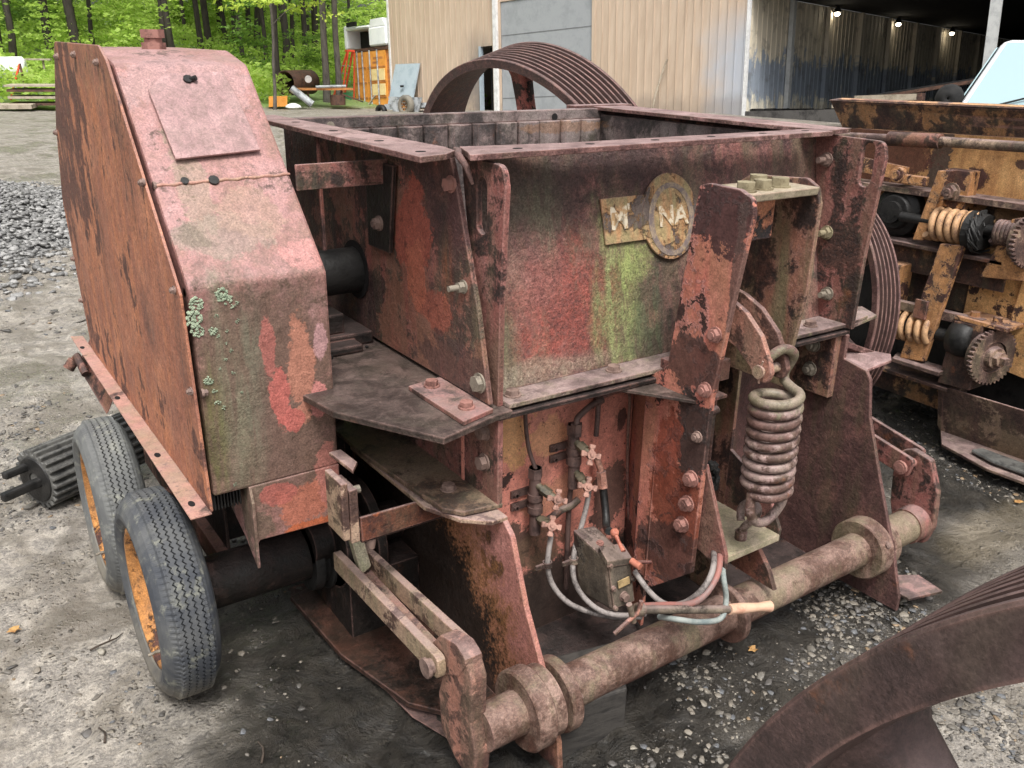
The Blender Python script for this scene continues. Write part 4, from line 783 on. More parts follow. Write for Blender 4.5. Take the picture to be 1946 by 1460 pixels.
Y('hopper_end',MB().prism([(3.912,2.74,1.40),(4.9,2.74,1.40),(4.9,2.62,.98),(3.912,2.62,.98)],(0,.012,0)),'yrust')
Y('hopper_side',MB().box(4.9,4.912,.9,2.74,.98,1.42),'yrust')
mb=MB().prism([(3.86,2.84,1.46),(3.90,2.78,1.34),(3.90,.9,1.40),(3.83,.9,1.50)],(.012,0,.004)); mb.prism([(3.855,2.845,1.462),(3.93,2.845,1.47),(3.90,.9,1.515),(3.825,.9,1.505)],(0,0,.006)); Y('hopper_lip',mb,'yrust')
mb=MB().prism([(3.856,2.80,1.4715),(3.90,2.80,1.4770),(3.888,1.0,1.5135),(3.835,1.0,1.510)],(0,0,.002)); Y('lip_edge',mb,'yel')
mb=MB().box(3.905,3.915,2.265,2.275,.98,1.35); 
mb=MB().tube([(3.80,2.86,1.30),(3.80,2.2,1.33),(3.80,.9,1.37)],.022,16); pv=Y('pivot_bar',mb,'ysteel',None,0)
mb=MB().cyl((3.80,2.76,1.304),(3.80,2.87,1.299),.034,16); Y('bar_end',mb,'ysteel',pv,.002); mb=MB().cyl((3.80,2.20,1.331),(3.80,2.45,1.321),.032,20); Y('bar_sleeve',mb,'lower',pv,.002)
Y('slanting_cut_line',MB().tube([(3.895,2.05,1.28),(3.893,2.0,1.20),(3.893,1.9,1.15)],.002,5),'nut',hop,0) if False else None
# upper frame rail and its plates
Y('upper_rail',MB().prism([(3.78,2.75,1.11),(3.78,.9,1.13),(3.78,.9,1.10),(3.78,2.75,1.085)],(.12,0,0)),'ysteel')
Y('frame_plate',MB().prism([(3.88,2.75,1.10),(3.88,.9,1.12),(3.88,.9,.80),(3.88,2.75,.80)],(.02,0,0)),'yrust')
Y('upper_strap',MB().prism([(3.79,2.75,1.24),(3.79,2.33,1.205),(3.79,2.33,1.145),(3.79,2.75,1.165)],(.02,0,0)),'yel2')
mb=MB().cyl((3.76,2.36,1.17),(3.80,2.36,1.17),.034,20).cyl((3.75,2.36,1.17),(3.76,2.36,1.17),.022,8).box(3.77,3.80,2.22,2.34,1.135,1.175); Y('strap_eye',mb,'yel2',None,.004)
mb=MB().box(3.86,3.88,2.15,2.5,.90,1.10); Y('bearing_plate',mb,'yel2')
mb=MB().lathe((3.78,2.36,1.0),(1,0,0),[(0,.03),(0,.075),(.02,.085),(.035,.115),(.09,.12),(.09,.03)],40,False).cyl((3.76,2.36,1.0),(3.80,2.36,1.0),.05,24); bh=Y('bearing_cap',mb,'black',None,.004)
Y('bearing_ring',MB().lathe((3.785,2.355,1.0),(1,0,0),[(0,.052),(0,.066),(.012,.07),(.012,.052)],32),'rim',bh,0)
Y('bearing_cap',MB().lathe((3.80,2.62,1.02),(1,0,0),[(0,.03),(0,.09),(.06,.10),(.06,.03)],32),'olive',None,.004)
Y('ledge_rail',MB().prism([(3.74,2.60,.865),(3.74,1.80,.865),(3.90,1.80,.865),(3.90,2.60,.865)],(0,0,.016)),'ysteel')
Y('ledge_web',MB().box(3.80,3.81,1.80,2.6,.74,.865),'yrust')
# slanting struts
def slab(x,pts,t,mat,name='strut'): return Y(name,MB().prism([(x,a,b) for a,b in pts],(t,0,0)),mat,None,.004)
slab(3.74,[(2.155,1.215),(2.10,1.22),(2.165,.905),(2.215,.90)],.05,'yel2')
Y('strut_flange',MB().box(3.79,3.86,2.03,2.15,1.06,1.22),'yel2')
slab(3.70,[(2.06,.915),(1.955,.925),(2.03,.375),(2.15,.36)],.03,'yel2')
Y('strut_foot',MB().prism([(3.66,2.16,.345),(3.66,1.93,.345),(3.76,1.93,.345),(3.76,2.2,.345)],(0,0,.018)),'ysteel')
mb=MB().bolt((3.74,2.075,1.135),(-1,0,0),.030,.03,.012); Y('bolt',mb,'ysteel',None,.002)
slab(3.74,[(1.80,1.06),(1.66,1.10),(1.70,.82),(1.88,.80)],.06,'yel2','spring_stop')
slab(3.86,[(1.98,.90),(1.70,.92),(1.75,.5),(1.98,.5)],.02,'yel','side_cover')
slab(3.84,[(1.74,.95),(.9,1.0),(.9,.3),(1.78,.4)],.03,'yel','side_cover')
slab(3.88,[(2.35,.80),(1.8,.80),(1.8,.60),(2.35,.58)],.02,'yrust','frame_plate')
# springs
def coil(c,ax,R,r,turns,L,mat,name='side_spring'):
    c=Vector(c);ax=Vector(ax).normalized();u=ax.orthogonal().normalized();v=ax.cross(u);m=int(turns*20)
    return Y(name,MB().tube([c+ax*(L*i/m)+(u*math.cos(2*PI*i/20)+v*math.sin(2*PI*i/20))*R for i in range(m+1)],r,10),mat,None,0)
coil((3.76,2.145,.985),(0,-1,.03),.062,.0145,6.5,.235,'yspring'); coil((3.76,1.86,.995),(0,-1,.03),.045,.010,5,.08,'ysteel')
coil((3.74,2.235,.505),(0,-1,.03),.060,.014,5,.20,'yspring')
Y('spring_rod',MB().cyl((3.76,2.30,.99),(3.76,1.80,1.00),.022,16),'black',None,0)
Y('spring_rod',MB().cyl((3.74,2.35,.50),(3.74,1.86,.515),.030,16),'black',None,0)
mb=MB();rr=random.Random(5)
for k in range(70):
    a=rr.random()*2*PI;q=.05+.03*rr.random(); mb.tube([(3.76+q*math.cos(a),1.97+rr.uniform(-.04,.0),.985+q*math.sin(a)),(3.76+.09*math.cos(a+.4),1.93,.985+.09*math.sin(a+.4)),(3.76+.07*math.cos(a+.9),1.89+rr.uniform(0,.04),.985+.07*math.sin(a+.9)-.02)],.004,4)
mb.lathe((3.76,1.90,.985),(0,1,0),[(0,.03),(0,.075),(.07,.085),(.07,.03)],20); Y('rubber_boot',mb,'black',None,0)
Y('rubber_boot',MB().lathe((3.74,1.84,.52),(0,1,0),[(0,.03),(0,.078),(.05,.085),(.10,.075),(.10,.03)],24,True),'black',None,0)
# lower pillow block, bar and toothed wheels
mb=MB().box(3.70,3.82,2.23,2.31,.42,.78).bolt((3.70,2.25,.70),(-1,0,0),.028,.03,.01); Y('spring_block',mb,'yel2',None,.006)
Y('spacer_bar',MB().prism([(3.72,2.24,.615),(3.72,1.82,.625),(3.72,1.82,.585),(3.72,2.24,.575)],(.04,0,0)),'ysteel')
Y('bar_clip',MB().box(3.685,3.70,2.055,2.115,.57,.655),'lower')
mb=MB().prism([(3.70,1.93,.60),(3.70,1.80,.61),(3.70,1.80,.31),(3.70,1.95,.30)],(.14,0,0)); blk=Y('adjuster_block',mb,'yrust',None,.006)
mb=MB().box(3.70,3.86,1.70,1.93,.605,.622); [mb.bolt((3.75,y,.622),(0,0,1),.020,.02) for y in (1.87,1.77)]; Y('adjuster_cap',mb,'yel2',blk,.002)
def gear(c,ax,R,wd,nt,mat):
    c=Vector(c);ax=Vector(ax).normalized();u=ax.orthogonal().normalized();v=ax.cross(u);mb=MB();pr=[]
    pts=[]
    for k in range(nt*4):
        a=2*PI*k/(nt*4); r=R if k%4 in(0,1) else R-.011; pts.append(c+(u*math.cos(a)+v*math.sin(a))*r)
    inn=[c+(u*math.cos(2*PI*k/(nt*4))+v*math.sin(2*PI*k/(nt*4)))*R*.55 for k in range(nt*4)]
    m=len(pts);vs=pts+inn+[p+ax*wd for p in pts]+[p+ax*wd for p in inn];fs=[]
    for k in range(m):
        j=(k+1)%m; fs+=[(k,m+k,m+j,j),(2*m+k,2*m+j,3*m+j,3*m+k),(k,j,2*m+j,2*m+k),(m+k,3*m+k,3*m+j,m+j)]
    mb.add(vs,fs); g=Y('toothed_wheel',mb,mat,None,0)
    Y('wheel_collar',MB().lathe(c+ax*wd*.3,ax,[(0,R*.2),(0,R*.56),(wd*.4,R*.5),(wd*.4,R*.40),(wd*1.6,R*.36),(wd*1.6,R*.2)],32),'ysteel',g,.002)
    Y('hex_shaft',MB().cyl(c,c+ax*wd*3.0,R*.26,6,smooth=False).cyl(c+ax*wd*3,c+ax*wd*4.2,R*.16,4,smooth=False),'ysteel',g,.002)
    Y('wheel_rim',MB().lathe(c-ax*.03,ax,[(0,R*.6),(0,R-.018),(.03,R-.016),(.03,R*.6)],40),'ysteel',g,.002)
gear((3.74,1.765,.475),(-.30,-1,.03),.125,.022,36,'ysteel')
gear((3.76,1.715,.985),(-.30,-1,.03),.115,.022,36,'ysteel')
mb=MB().lathe((3.80,1.60,.60),(0,0,1),[(0,.012),(0,.020),(.08,.020),(.085,.034),(.10,.034),(.10,.012)],16); Y('eye_bolt',mb,'ysteel',None,0)
# base
Y('base_plate',MB().prism([(3.70,2.40,.27),(3.70,1.90,.27),(3.86,1.90,.27),(3.9,2.40,.27)],(0,0,.016)),'yrust')
Y('base_rail',MB().prism([(3.84,3.2,.27),(3.84,1.95,.27),(3.84,1.95,.12),(3.84,3.2,.15)],(.02,0,0)),'yrust')
mb=MB().prism([(3.72,1.93,.285),(3.72,1.955,.285),(3.80,1.96,.06),(3.80,1.93,.03)],(.30,0,0)); mb.prism([(3.72,1.93,.285),(3.80,1.93,.035),(3.80,.9,.06),(3.72,.9,.31)],(.012,0,0))
Y('base_end',mb,'ysteel',None,.004)
Y('base_foot',MB().prism([(3.80,1.94,.030),(3.66,1.85,.030),(3.58,1.6,.034),(3.60,.9,.04),(3.9,.9,.04),(3.9,1.94,.030)],(0,0,.014)),'ysteel',None,.003)
mb=MB().prism([(3.66,1.72,.052),(3.62,1.6,.054),(3.63,.9,.058),(3.72,.9,.058),(3.72,1.70,.052)],(0,0,.02)).prism([(3.73,1.5,.06),(3.66,1.45,.06),(3.72,1.3,.30),(3.76,1.3,.30)],(0,-.4,0)); Y('mud_cake',mb,'blacksteel',None,.01)
Y('crusher_core',MB().box(3.95,4.85,.9,2.7,.1,.98),'black',None,0)
Y('top_plate',MB().box(3.93,4.89,.9,2.72,1.15,1.16),'dark',None,0)
# ---------------------------------------------------------------- fluted roll, block
fr=thing('fluted_roll','black greasy fluted roll with two square shaft ends lying behind the grey tyre','steel roll',(.33,3.75,0))
ra=Vector((.215,3.50,.115)); rb=Vector((.61,3.70,.115)); rx=(rb-ra).normalized(); ru=Vector((-rx.y,rx.x,0)); rv=Vector((0,0,1))
n=22*6;pts=[]
for k in range(n):
    a=2*PI*k/n; ph=k%6; r=.120 if ph in(0,1,2) else .102
    pts.append(ra+(ru*math.cos(a)+rv*math.sin(a))*r)
build('roll_body',MB().prism(pts,rb-ra),M['blacksteel'],fr,.003)
mb=MB().lathe(ra-rx*.006,rx,[(0,.03),(0,.09),(.01,.094),(.01,.03)],32); build('roll_end',mb,M['black'],fr,.002)
mb=MB().obox(ra-rx*.04+ru*.04+Vector((0,0,.045)),rx*.11,ru*.03,rv*.03); build('shaft_end',mb,M['black'],fr,.008)
mb=MB().obox(ra-rx*.07-ru*.03+Vector((0,0,.0)),rx*.17,ru*.03,rv*.035); build('shaft_end',mb,M['black'],fr,.008)
wb=build('timber_block',MB().prism([(1.10,1.37,-.03),(1.31,1.335,-.03),(1.42,1.50,-.03),(1.20,1.55,-.03)],(0,0,.17)),M['wood'],None,.006,loc=(1.26,1.44,0))
tag(wb,'dark timber block set on the mud under the cross shaft','timber block')
# ================================================================ setting: ground
def G(x,y):
    yy=max(0,min(y,32)-18); z=-(.024+.0016*max(0,min(x,20)))*yy
    if x>19: z-=.037*(x-19)
    if y>32: z+=.13*min(y-32,26)
    return z
def axis_grid(segs):
    out=[]
    for a,b,s in segs:
        n=max(1,int(round((b-a)/s))); out+= [a+(b-a)*i/n for i in range(n)]
    out.append(segs[-1][1]); return out
gx=axis_grid([(-70,-20,5),(-20,-4,1),(-4,-.8,.25),(-.8,-.2,.06),(-.2,4.6,.016),(4.6,7,.06),(7,20,.5),(20,60,2),(60,120,6)])
gy=axis_grid([(-30,-6,3),(-6,-.6,.3),(-.6,3.4,.016),(3.4,6,.026),(6,9,.06),(9,14,.16),(14,40,1),(40,110,4)])
NX,NY=len(gx),len(gy)
def tiled(shape_seed):
    return None
def vnoise(X,Y,f,seed):
    r=np.random.default_rng(seed); T=r.random((256,256)); x=X*f+1000;y=Y*f+1000
    xi=np.floor(x).astype(int);yi=np.floor(y).astype(int);fx=x-xi;fy=y-yi;fx=fx*fx*(3-2*fx);fy=fy*fy*(3-2*fy)
    g=lambda i,j:T[i%256,j%256]
    return (g(xi,yi)*(1-fx)+g(xi+1,yi)*fx)*(1-fy)+(g(xi,yi+1)*(1-fx)+g(xi+1,yi+1)*fx)*fy-.5
XX,YY=np.meshgrid(np.array(gx),np.array(gy))
def mud(X,Y):
    wx=vnoise(X,Y,2.2,11)*.35; wy=vnoise(X,Y,2.2,12)*.35
    h=.045*vnoise(X,Y,.8,1)+.038*vnoise(X+wx,Y+wy,2.3,2)+.026*vnoise(X+wx,Y+wy,5.5,3)+.017*vnoise(X+wx,Y,13,4)+.011*vnoise(X,Y,29,5)+.006*vnoise(X,Y,52,6)
    # churned, ridged mud under and in front of the machine
    m=np.exp(-(((X-1.0)/.8)**2+((Y-1.5)/.8)**2))
    rid=1-np.abs(vnoise(X+wx*1.6,Y*.6+wy*1.6,6.5,7))*4
    h=h+m*.026*rid
    return h
near=np.exp(-np.maximum(0,np.hypot(XX-1.8,YY-2)-9)**2/60)
ZZ=np.vectorize(G)(XX,YY)+mud(XX,YY)*(.35+.65*near)-.012
def ground_z(x,y): return float(G(x,y)+mud(np.array([x]),np.array([y]))[0]*(.35+.65*math.exp(-max(0,math.hypot(x-1.8,y-2)-9)**2/60))-.012)
me=bpy.data.meshes.new('ground')
V=np.stack([XX.ravel(),YY.ravel(),ZZ.ravel()],1)
idx=np.arange(NX*NY).reshape(NY,NX); F=np.stack([idx[:-1,:-1].ravel(),idx[:-1,1:].ravel(),idx[1:,1:].ravel(),idx[1:,:-1].ravel()],1)
me.vertices.add(len(V));me.vertices.foreach_set('co',V.ravel());me.loops.add(F.size);me.loops.foreach_set('vertex_index',F.ravel())
me.polygons.add(len(F));me.polygons.foreach_set('loop_start',np.arange(0,F.size,4));me.polygons.foreach_set('loop_total',np.full(len(F),4));me.polygons.foreach_set('use_smooth',np.ones(len(F),bool));me.update()
n=N('yard_mud');P=n.pos()
def ell(c,r,soft=.5,w=.9,sc_=1.7):
    q=n.vop('DIVIDE',n.vop('SUBTRACT',P,c),r); d=n.vop('LENGTH',q); return n.step(n.mth('MULTIPLY_ADD',n.mth('SUBTRACT',n.noise(P,sc_,6,.65,.5),.5),w*2,d),1+soft,1-soft)
nA=n.noise(P,.9,5,.6,.4);nB=n.noise(P,3.4,7,.65,.8);nC=n.noise(P,17,6,.7);nD=n.noise(P,75,4,.7);vo=n.vor(P,170,out='Color');vd=n.vor(P,110)
sp=n.n('ShaderNodeSeparateXYZ');n.L(vo,sp.inputs[0])
silt=n.mix(n.step(nB,.40,.60),(.160,.140,.112),(.37,.335,.285))
grav=n.mix(n.lin(sp.outputs[0],0,1),(.055,.052,.05),(.24,.215,.185))
col=n.mix(n.mth('MULTIPLY',n.step(n.mth('MULTIPLY_ADD',nC,.9,n.mth('MULTIPLY',nB,.9)),.86,1.0),.7),silt,grav)
col=n.mix(n.mth('MULTIPLY',n.step(n.noise(P,130,4,.8),.5,.62),.5),col,(.09,.08,.07)); col=n.mix(n.mth('MULTIPLY',n.step(n.noise(P,48,6,.8),.53,.60),.6),col,(.10,.09,.08))
wet=n.step(n.noise(P,1.6,5,.6,1.2),.50,.62)
col=n.mix(n.mth('MULTIPLY',wet,.62),col,(.115,.098,.078))
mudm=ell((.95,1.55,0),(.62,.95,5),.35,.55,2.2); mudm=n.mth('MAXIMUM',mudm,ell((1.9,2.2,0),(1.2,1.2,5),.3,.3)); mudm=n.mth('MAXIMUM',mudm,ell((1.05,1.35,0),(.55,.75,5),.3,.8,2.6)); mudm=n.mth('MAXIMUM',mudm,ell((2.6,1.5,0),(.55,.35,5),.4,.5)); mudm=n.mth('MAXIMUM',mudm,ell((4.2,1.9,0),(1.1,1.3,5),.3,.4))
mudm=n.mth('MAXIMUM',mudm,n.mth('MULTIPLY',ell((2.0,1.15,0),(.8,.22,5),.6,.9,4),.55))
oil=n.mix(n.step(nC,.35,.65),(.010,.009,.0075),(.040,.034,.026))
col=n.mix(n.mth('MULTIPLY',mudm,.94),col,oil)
tan_=ell((3.3,1.35,0),(.40,.12,5),.4,.8,3); col=n.mix(n.mth('MULTIPLY',tan_,.5),col,(.22,.18,.12))
sy=n.n('ShaderNodeSeparateXYZ');n.L(P,sy.inputs[0]);col=n.mix(n.mth('MULTIPLY',n.step(n.mth('MULTIPLY_ADD',nA,1.5,sy.outputs[1]),32.6,33.6),.85),col,(.15,.24,.06))
pud=ell((.2,4.7,0),(.35,.9,5),.3,.9,2.5); pud=n.mth('MAXIMUM',pud,ell((.55,3.9,0),(.25,.35,5),.3,.9,3))
wetm=n.mth('MAXIMUM',n.mth('MULTIPLY',mudm,.8),n.mth('MAXIMUM',n.mth('MULTIPLY',wet,.8),n.mth('MULTIPLY',pud,1.0)))
rg=n.mth('SUBTRACT',.68,n.mth('MULTIPLY',wetm,n.lin(nC,.38,.62,.52,.30)))
gm=n.mth('MAXIMUM',n.step(n.noise(P,2.7,5,.65),.47,.58),n.mth('MULTIPLY',n.step(n.noise(P,9,5,.7),.52,.60),.8))
v1=n.n('ShaderNodeTexVoronoi');n.L(P,v1.inputs['Vector']);v1.inputs['Scale'].default_value=85; v2=n.n('ShaderNodeTexVoronoi');n.L(P,v2.inputs['Vector']);v2.inputs['Scale'].default_value=42
p1_=n.step(v1.outputs['Distance'],.50,.12); p2_=n.step(v2.outputs['Distance'],.42,.10)
s1=n.n('ShaderNodeSeparateXYZ');n.L(v1.outputs['Color'],s1.inputs[0]); s2_n=n.n('ShaderNodeSeparateXYZ');n.L(v2.outputs['Color'],s2_n.inputs[0])
p1m=n.mth('MULTIPLY',n.mth('MULTIPLY',p1_,gm),n.step(s1.outputs[1],.35,.5)); p2m=n.mth('MULTIPLY',n.mth('MULTIPLY',p2_,gm),n.step(s2_n.outputs[1],.62,.72))
pc=n.mix(s1.outputs[0],(.05,.047,.043),(.27,.235,.185)); pc2=n.mix(s2_n.outputs[0],(.06,.057,.055),(.33,.29,.23))
dk=n.mth('MULTIPLY_ADD',mudm,-.75,1.0)
col=n.mix(n.mth('MULTIPLY',n.mth('MULTIPLY',n.step(p1m,.25,.6),.75),dk),col,pc); col=n.mix(n.mth('MULTIPLY',n.mth('MULTIPLY',n.step(p2m,.25,.6),.8),dk),col,pc2)
wv=n.noise(P,5.5,8,.72,1.6)
h=n.mth('MULTIPLY_ADD',nC,.8,n.mth('MULTIPLY',nD,.12)); h=n.mth('MULTIPLY_ADD',p1m,.30,h); h=n.mth('MULTIPLY_ADD',p2m,.55,h); h=n.mth('MULTIPLY_ADD',n.mth('MULTIPLY',wv,mudm),4.5,h)
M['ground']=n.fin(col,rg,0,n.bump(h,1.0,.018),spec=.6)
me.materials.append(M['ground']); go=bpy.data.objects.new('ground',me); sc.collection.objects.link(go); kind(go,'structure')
# loose stones: little irregular solids, one sheet of gravel nobody could count
def rocks(name,xyz,size,mat,flat=.6,seed=1):
    r=np.random.default_rng(seed);k=len(xyz)
    base=np.array([(1,0,0),(-1,0,0),(0,1,0),(0,-1,0),(0,0,1),(0,0,-1),(.7,.7,.3),(-.7,.6,-.3)],float)
    o6=np.array([(1,0,0),(0,1,0),(-1,0,0),(0,-1,0)],float)
    top=np.array([(.75,.1,.8),(.05,.7,.85),(-.7,-.05,.75),(0,-.75,.8)]);mid=np.array([(1,1,0),(-1,1,0),(-1,-1,0),(1,-1,0)],float)*.85;bt=np.array([(.7,0,-.8),(0,.7,-.8),(-.7,0,-.8),(0,-.7,-.8)])
    B8=np.concatenate([top,mid,bt]) # 12 verts
    Fq=[(0,1,2,3),(0,4,5,1),(1,5,6,2),(2,6,7,3),(3,7,4,0),(4,8,9,5),(5,9,10,6),(6,10,11,7),(7,11,8,4),(11,10,9,8)]
    V=B8[None]*(1+.35*(r.random((k,12,3))-.5)*2)
    s=size[:,None,None]*np.stack([.6+.8*r.random(k),.5+.6*r.random(k),flat*(.4+.6*r.random(k))],1)[:,None,:]
    V=V*s*.5; a=r.random(k)*2*PI; t=(r.random(k)-.5)*.9
    ca,sa=np.cos(a)[:,None],np.sin(a)[:,None];ct,st=np.cos(t)[:,None],np.sin(t)[:,None]
    y=V[...,1]*ct-V[...,2]*st;z=V[...,1]*st+V[...,2]*ct;x=V[...,0]*ca-y*sa;y=V[...,0]*sa+y*ca
    V=np.stack([x,y,z],-1)+xyz[:,None,:]
    F=(np.array(Fq)[None]+12*np.arange(k)[:,None,None]).reshape(-1,4); me=bpy.data.meshes.new(name); V=V.reshape(-1,3)
    me.vertices.add(len(V));me.vertices.foreach_set('co',V.ravel());me.loops.add(F.size);me.loops.foreach_set('vertex_index',F.ravel().astype(np.int32))
    me.polygons.add(len(F));me.polygons.foreach_set('loop_start',np.arange(0,F.size,4));me.polygons.foreach_set('loop_total',np.full(len(F),4));me.update();me.validate()
    me.materials.append(mat);o=bpy.data.objects.new(name,me);sc.collection.objects.link(o);return o
n=N('stone');g=n.n('ShaderNodeNewGeometry');rp=n.n('ShaderNodeValToRGB');n.L(g.outputs['Random Per Island'],rp.inputs[0])
cr_=rp.color_ramp;cr_.interpolation='CONSTANT';els=[(0,(.05,.048,.046)),(.2,(.13,.118,.10)),(.42,(.22,.195,.16)),(.62,(.085,.08,.078)),(.74,(.24,.21,.17)),(.86,(.105,.115,.13)),(.95,(.30,.20,.11)),(.985,(.36,.33,.27))]
cr_.elements[0].position=0;cr_.elements[0].color=(*els[0][1],1);cr_.elements[1].position=els[1][0];cr_.elements[1].color=(*els[1][1],1)
for p_,c_2 in els[2:]:
    e=cr_.elements.new(p_);e.color=(*c_2,1)
nn_=n.noise(n.pos(),120,4,.6);M['stone']=n.fin(n.mix(n.lin(nn_,.3,.7,.15,.65),rp.outputs[0],(.085,.075,.062)),n.lin(nn_,.3,.7,.4,.75),0,n.bump(nn_,.3,.002))
def gz(x,y):
    X=np.asarray(x);Y=np.asarray(y)
    return np.vectorize(G)(X,Y)+mud(X,Y)*(.35+.65*np.exp(-np.maximum(0,np.hypot(X-1.8,Y-2)-9)**2/60))-.012
r=np.random.default_rng(21)
def scatter(n_,x0,x1,y0,y1,smin,smax,seed,dens=None):
    r=np.random.default_rng(seed);x=r.uniform(x0,x1,n_);y=r.uniform(y0,y1,n_)
    clump=vnoise(x,y,1.6,31)+.8*vnoise(x,y,5,32)+.25*r.standard_normal(n_)*.5
    k=clump>-.02; 
    if dens is not None: k&=dens(x,y,r)
    x=x[k];y=y[k];s=smin*(smax/smin)**(r.random(len(x))**2.1)
    return np.stack([x,y,gz(x,y)+s*.08],1),s
keep=lambda x,y,r:(r.random(len(x))>np.exp(-(((x-1.05)/.75)**2+((y-1.6)/.8)**2))*1.25)
a1_,s1_=scatter(60000,-.4,4.4,-.4,4.6,.0045,.028,1,keep);a2_,s2_=scatter(9000,-1,6,3.5,9,.010,.05,2);a4_,s4_=scatter(26000,1.15,4.4,-.2,1.5,.006,.030,7); a3_,s3_=scatter(26,.1,3.6,.2,3.4,.03,.055,3,keep)
gr_=rocks('loose_gravel',np.concatenate([a1_,a2_,a3_,a4_]),np.concatenate([s1_,s2_,s3_,s4_]),M['stone'],.42);tag(gr_,'loose gravel and chips of shale strewn over the mud','gravel');kind(gr_,'stuff')
# dead leaves
ml=plain('dead_leaf',(.22,.10,.035),(.42,.26,.10),30,.7,.4,.002)
vs=[];fs=[];rl=random.Random(8)
for k in range(46):
    x=rl.uniform(.0,4.2);y=rl.uniform(.3,4.2);z=ground_z(x,y)+.008;s=rl.uniform(.012,.028);a=rl.random()*6.28;m0=len(vs)
    for j,(q,rr_) in enumerate([(0,1),(.6,.55),(1.2,.9),(1.9,.5),(2.5,.95),(3.14,.7),(3.8,.9),(4.4,.5),(5.1,.9),(5.7,.5)]):
        vs.append((x+s*rr_*math.cos(q+a),y+s*rr_*math.sin(q+a)*.8,z+rl.uniform(0,.008)))
    fs.append(tuple(range(m0,m0+10)))
lv_=build('fallen_leaves',MB().add(vs,fs),ml);tag(lv_,'scattered brown fallen leaves lying on the wet mud','leaves');kind(lv_,'stuff')
mtw=plain('dark_twig',(.02,.016,.012),(.06,.045,.035),30,.8,.4,.002)
for k,(x,y,L,a,lab) in enumerate([(.43,2.32,.10,.4,'forked dark twig on the mud just left of the near tyre'),(.16,2.05,.07,1.1,'short curved twig on the pale mud at the lower left'),(.47,1.75,.10,.9,'thin dark twig lying in front of the near tyre'),(.20,2.45,.11,-.1,'straight dark twig on the mud left of the grey tyre')]):
    z=ground_z(x,y)+.008;pts=[Vector((x+L*t*math.cos(a+.5*t),y+L*t*math.sin(a+.5*t),z+.006*math.sin(t*5))) for t in (0,.25,.5,.75,1)]
    tw=build('twig',MB().tube(pts,[.0035,.003,.0028,.0022,.001],6).tube([pts[2],pts[2]+Vector((.02*math.cos(a+1),.02*math.sin(a+1),.008))],.0018,5),mtw,None,0,loc=(x,y,z)); tag(tw,lab,'twig','twigs on the mud')
# heap of crushed stone at the left
n=N('pile_stone');g=n.n('ShaderNodeNewGeometry');ri=g.outputs['Random Per Island'];nn_=n.noise(n.pos(),60,4,.6)
M['pile']=n.fin(n.mix(nn_,n.mix(n.step(ri,.2,.95),(.07,.07,.072),(.36,.355,.345)),(.18,.175,.165)),.55,0,n.bump(nn_,.3,.004))
def heap(x,y): return .46*np.exp(-(((x-.15)/1.15)**2+((y-10.3)/1.9)**2)**1.3)+.05*vnoise(x,y,2,77)
r=np.random.default_rng(4);x=r.uniform(-2.2,2.1,17000);y=r.uniform(6.6,13.2,17000);k=heap(x,y)+.03*r.standard_normal(len(x))>.045;x=x[k];y=y[k]
s=r.uniform(.03,.075,len(x));gp_=rocks('gravel_heap',np.stack([x,y,gz(x,y)+heap(x,y)-.02],1),s,M['pile'],.75,5);tag(gp_,'heap of grey crushed stone on the yard behind the drive cover','gravel heap');kind(gp_,'stuff')
gxs=np.linspace(-2.2,2.2,40);gys=np.linspace(6.6,13.4,50);mb=MB();X_,Y_=np.meshgrid(gxs,gys);Z_=gz(X_,Y_)+heap(X_,Y_)-.05
mb.add(np.stack([X_.ravel(),Y_.ravel(),Z_.ravel()],1).tolist(),[(j*40+i,j*40+i+1,(j+1)*40+i+1,(j+1)*40+i) for j in range(49) for i in range(39)],True)
hb=build('heap_core',mb,M['pile'],None,0);kind(hb,'structure');hb.name='gravel_slope'
# ================================================================ building
C3=lambda nm,a,b,**k:plain(nm,a,b,**k)
n=N('tan_siding');P=n.pos();loc=n.vop('SUBTRACT',P,tuple(P0))
ds=n.vop('DOT_PRODUCT',loc,tuple(E1));dh=n.vop('DOT_PRODUCT',loc,tuple(EZ));dt=n.vop('DOT_PRODUCT',loc,tuple(E2))
na=n.noise(n.vmul(P,(1,1,.15)),5,5,.6);nb=n.noise(P,1.1,5,.6)
cmb=n.n('ShaderNodeCombineXYZ');n.L(ds,cmb.inputs[0]);n.L(dh,cmb.inputs[2])
col=n.mix(n.lin(na,.35,.65),(.43,.33,.245),(.51,.405,.31))
def band(v,a,b,soft): return n.mth('MULTIPLY',n.step(v,a-soft,a+soft),n.step(v,b+soft,b-soft))
w1=n.mth('MULTIPLY_ADD',n.mth('SUBTRACT',nb,.5),2.0,ds)
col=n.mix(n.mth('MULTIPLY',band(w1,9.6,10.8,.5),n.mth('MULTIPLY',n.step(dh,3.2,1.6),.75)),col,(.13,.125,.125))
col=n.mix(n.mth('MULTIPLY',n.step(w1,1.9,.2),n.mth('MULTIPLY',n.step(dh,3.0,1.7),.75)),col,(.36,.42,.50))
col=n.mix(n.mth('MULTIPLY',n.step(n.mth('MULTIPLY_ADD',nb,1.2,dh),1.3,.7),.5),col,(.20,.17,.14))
M['siding']=n.fin(col,.6,0,spec=.35)
n=N('inner_siding');P=n.pos();loc=n.vop('SUBTRACT',P,tuple(P0));dh=n.vop('DOT_PRODUCT',loc,tuple(EZ));dt=n.vop('DOT_PRODUCT',loc,tuple(E2))
cmb=n.n('ShaderNodeCombineXYZ');n.L(n.mth('MULTIPLY',dt,3.0),cmb.inputs[0]);n.L(dh,cmb.inputs[1]);nb=n.noise(cmb.outputs[0],1.5,6,.7,.3)
hh=n.mth('MULTIPLY_ADD',n.mth('SUBTRACT',nb,.5),2.6,dh)
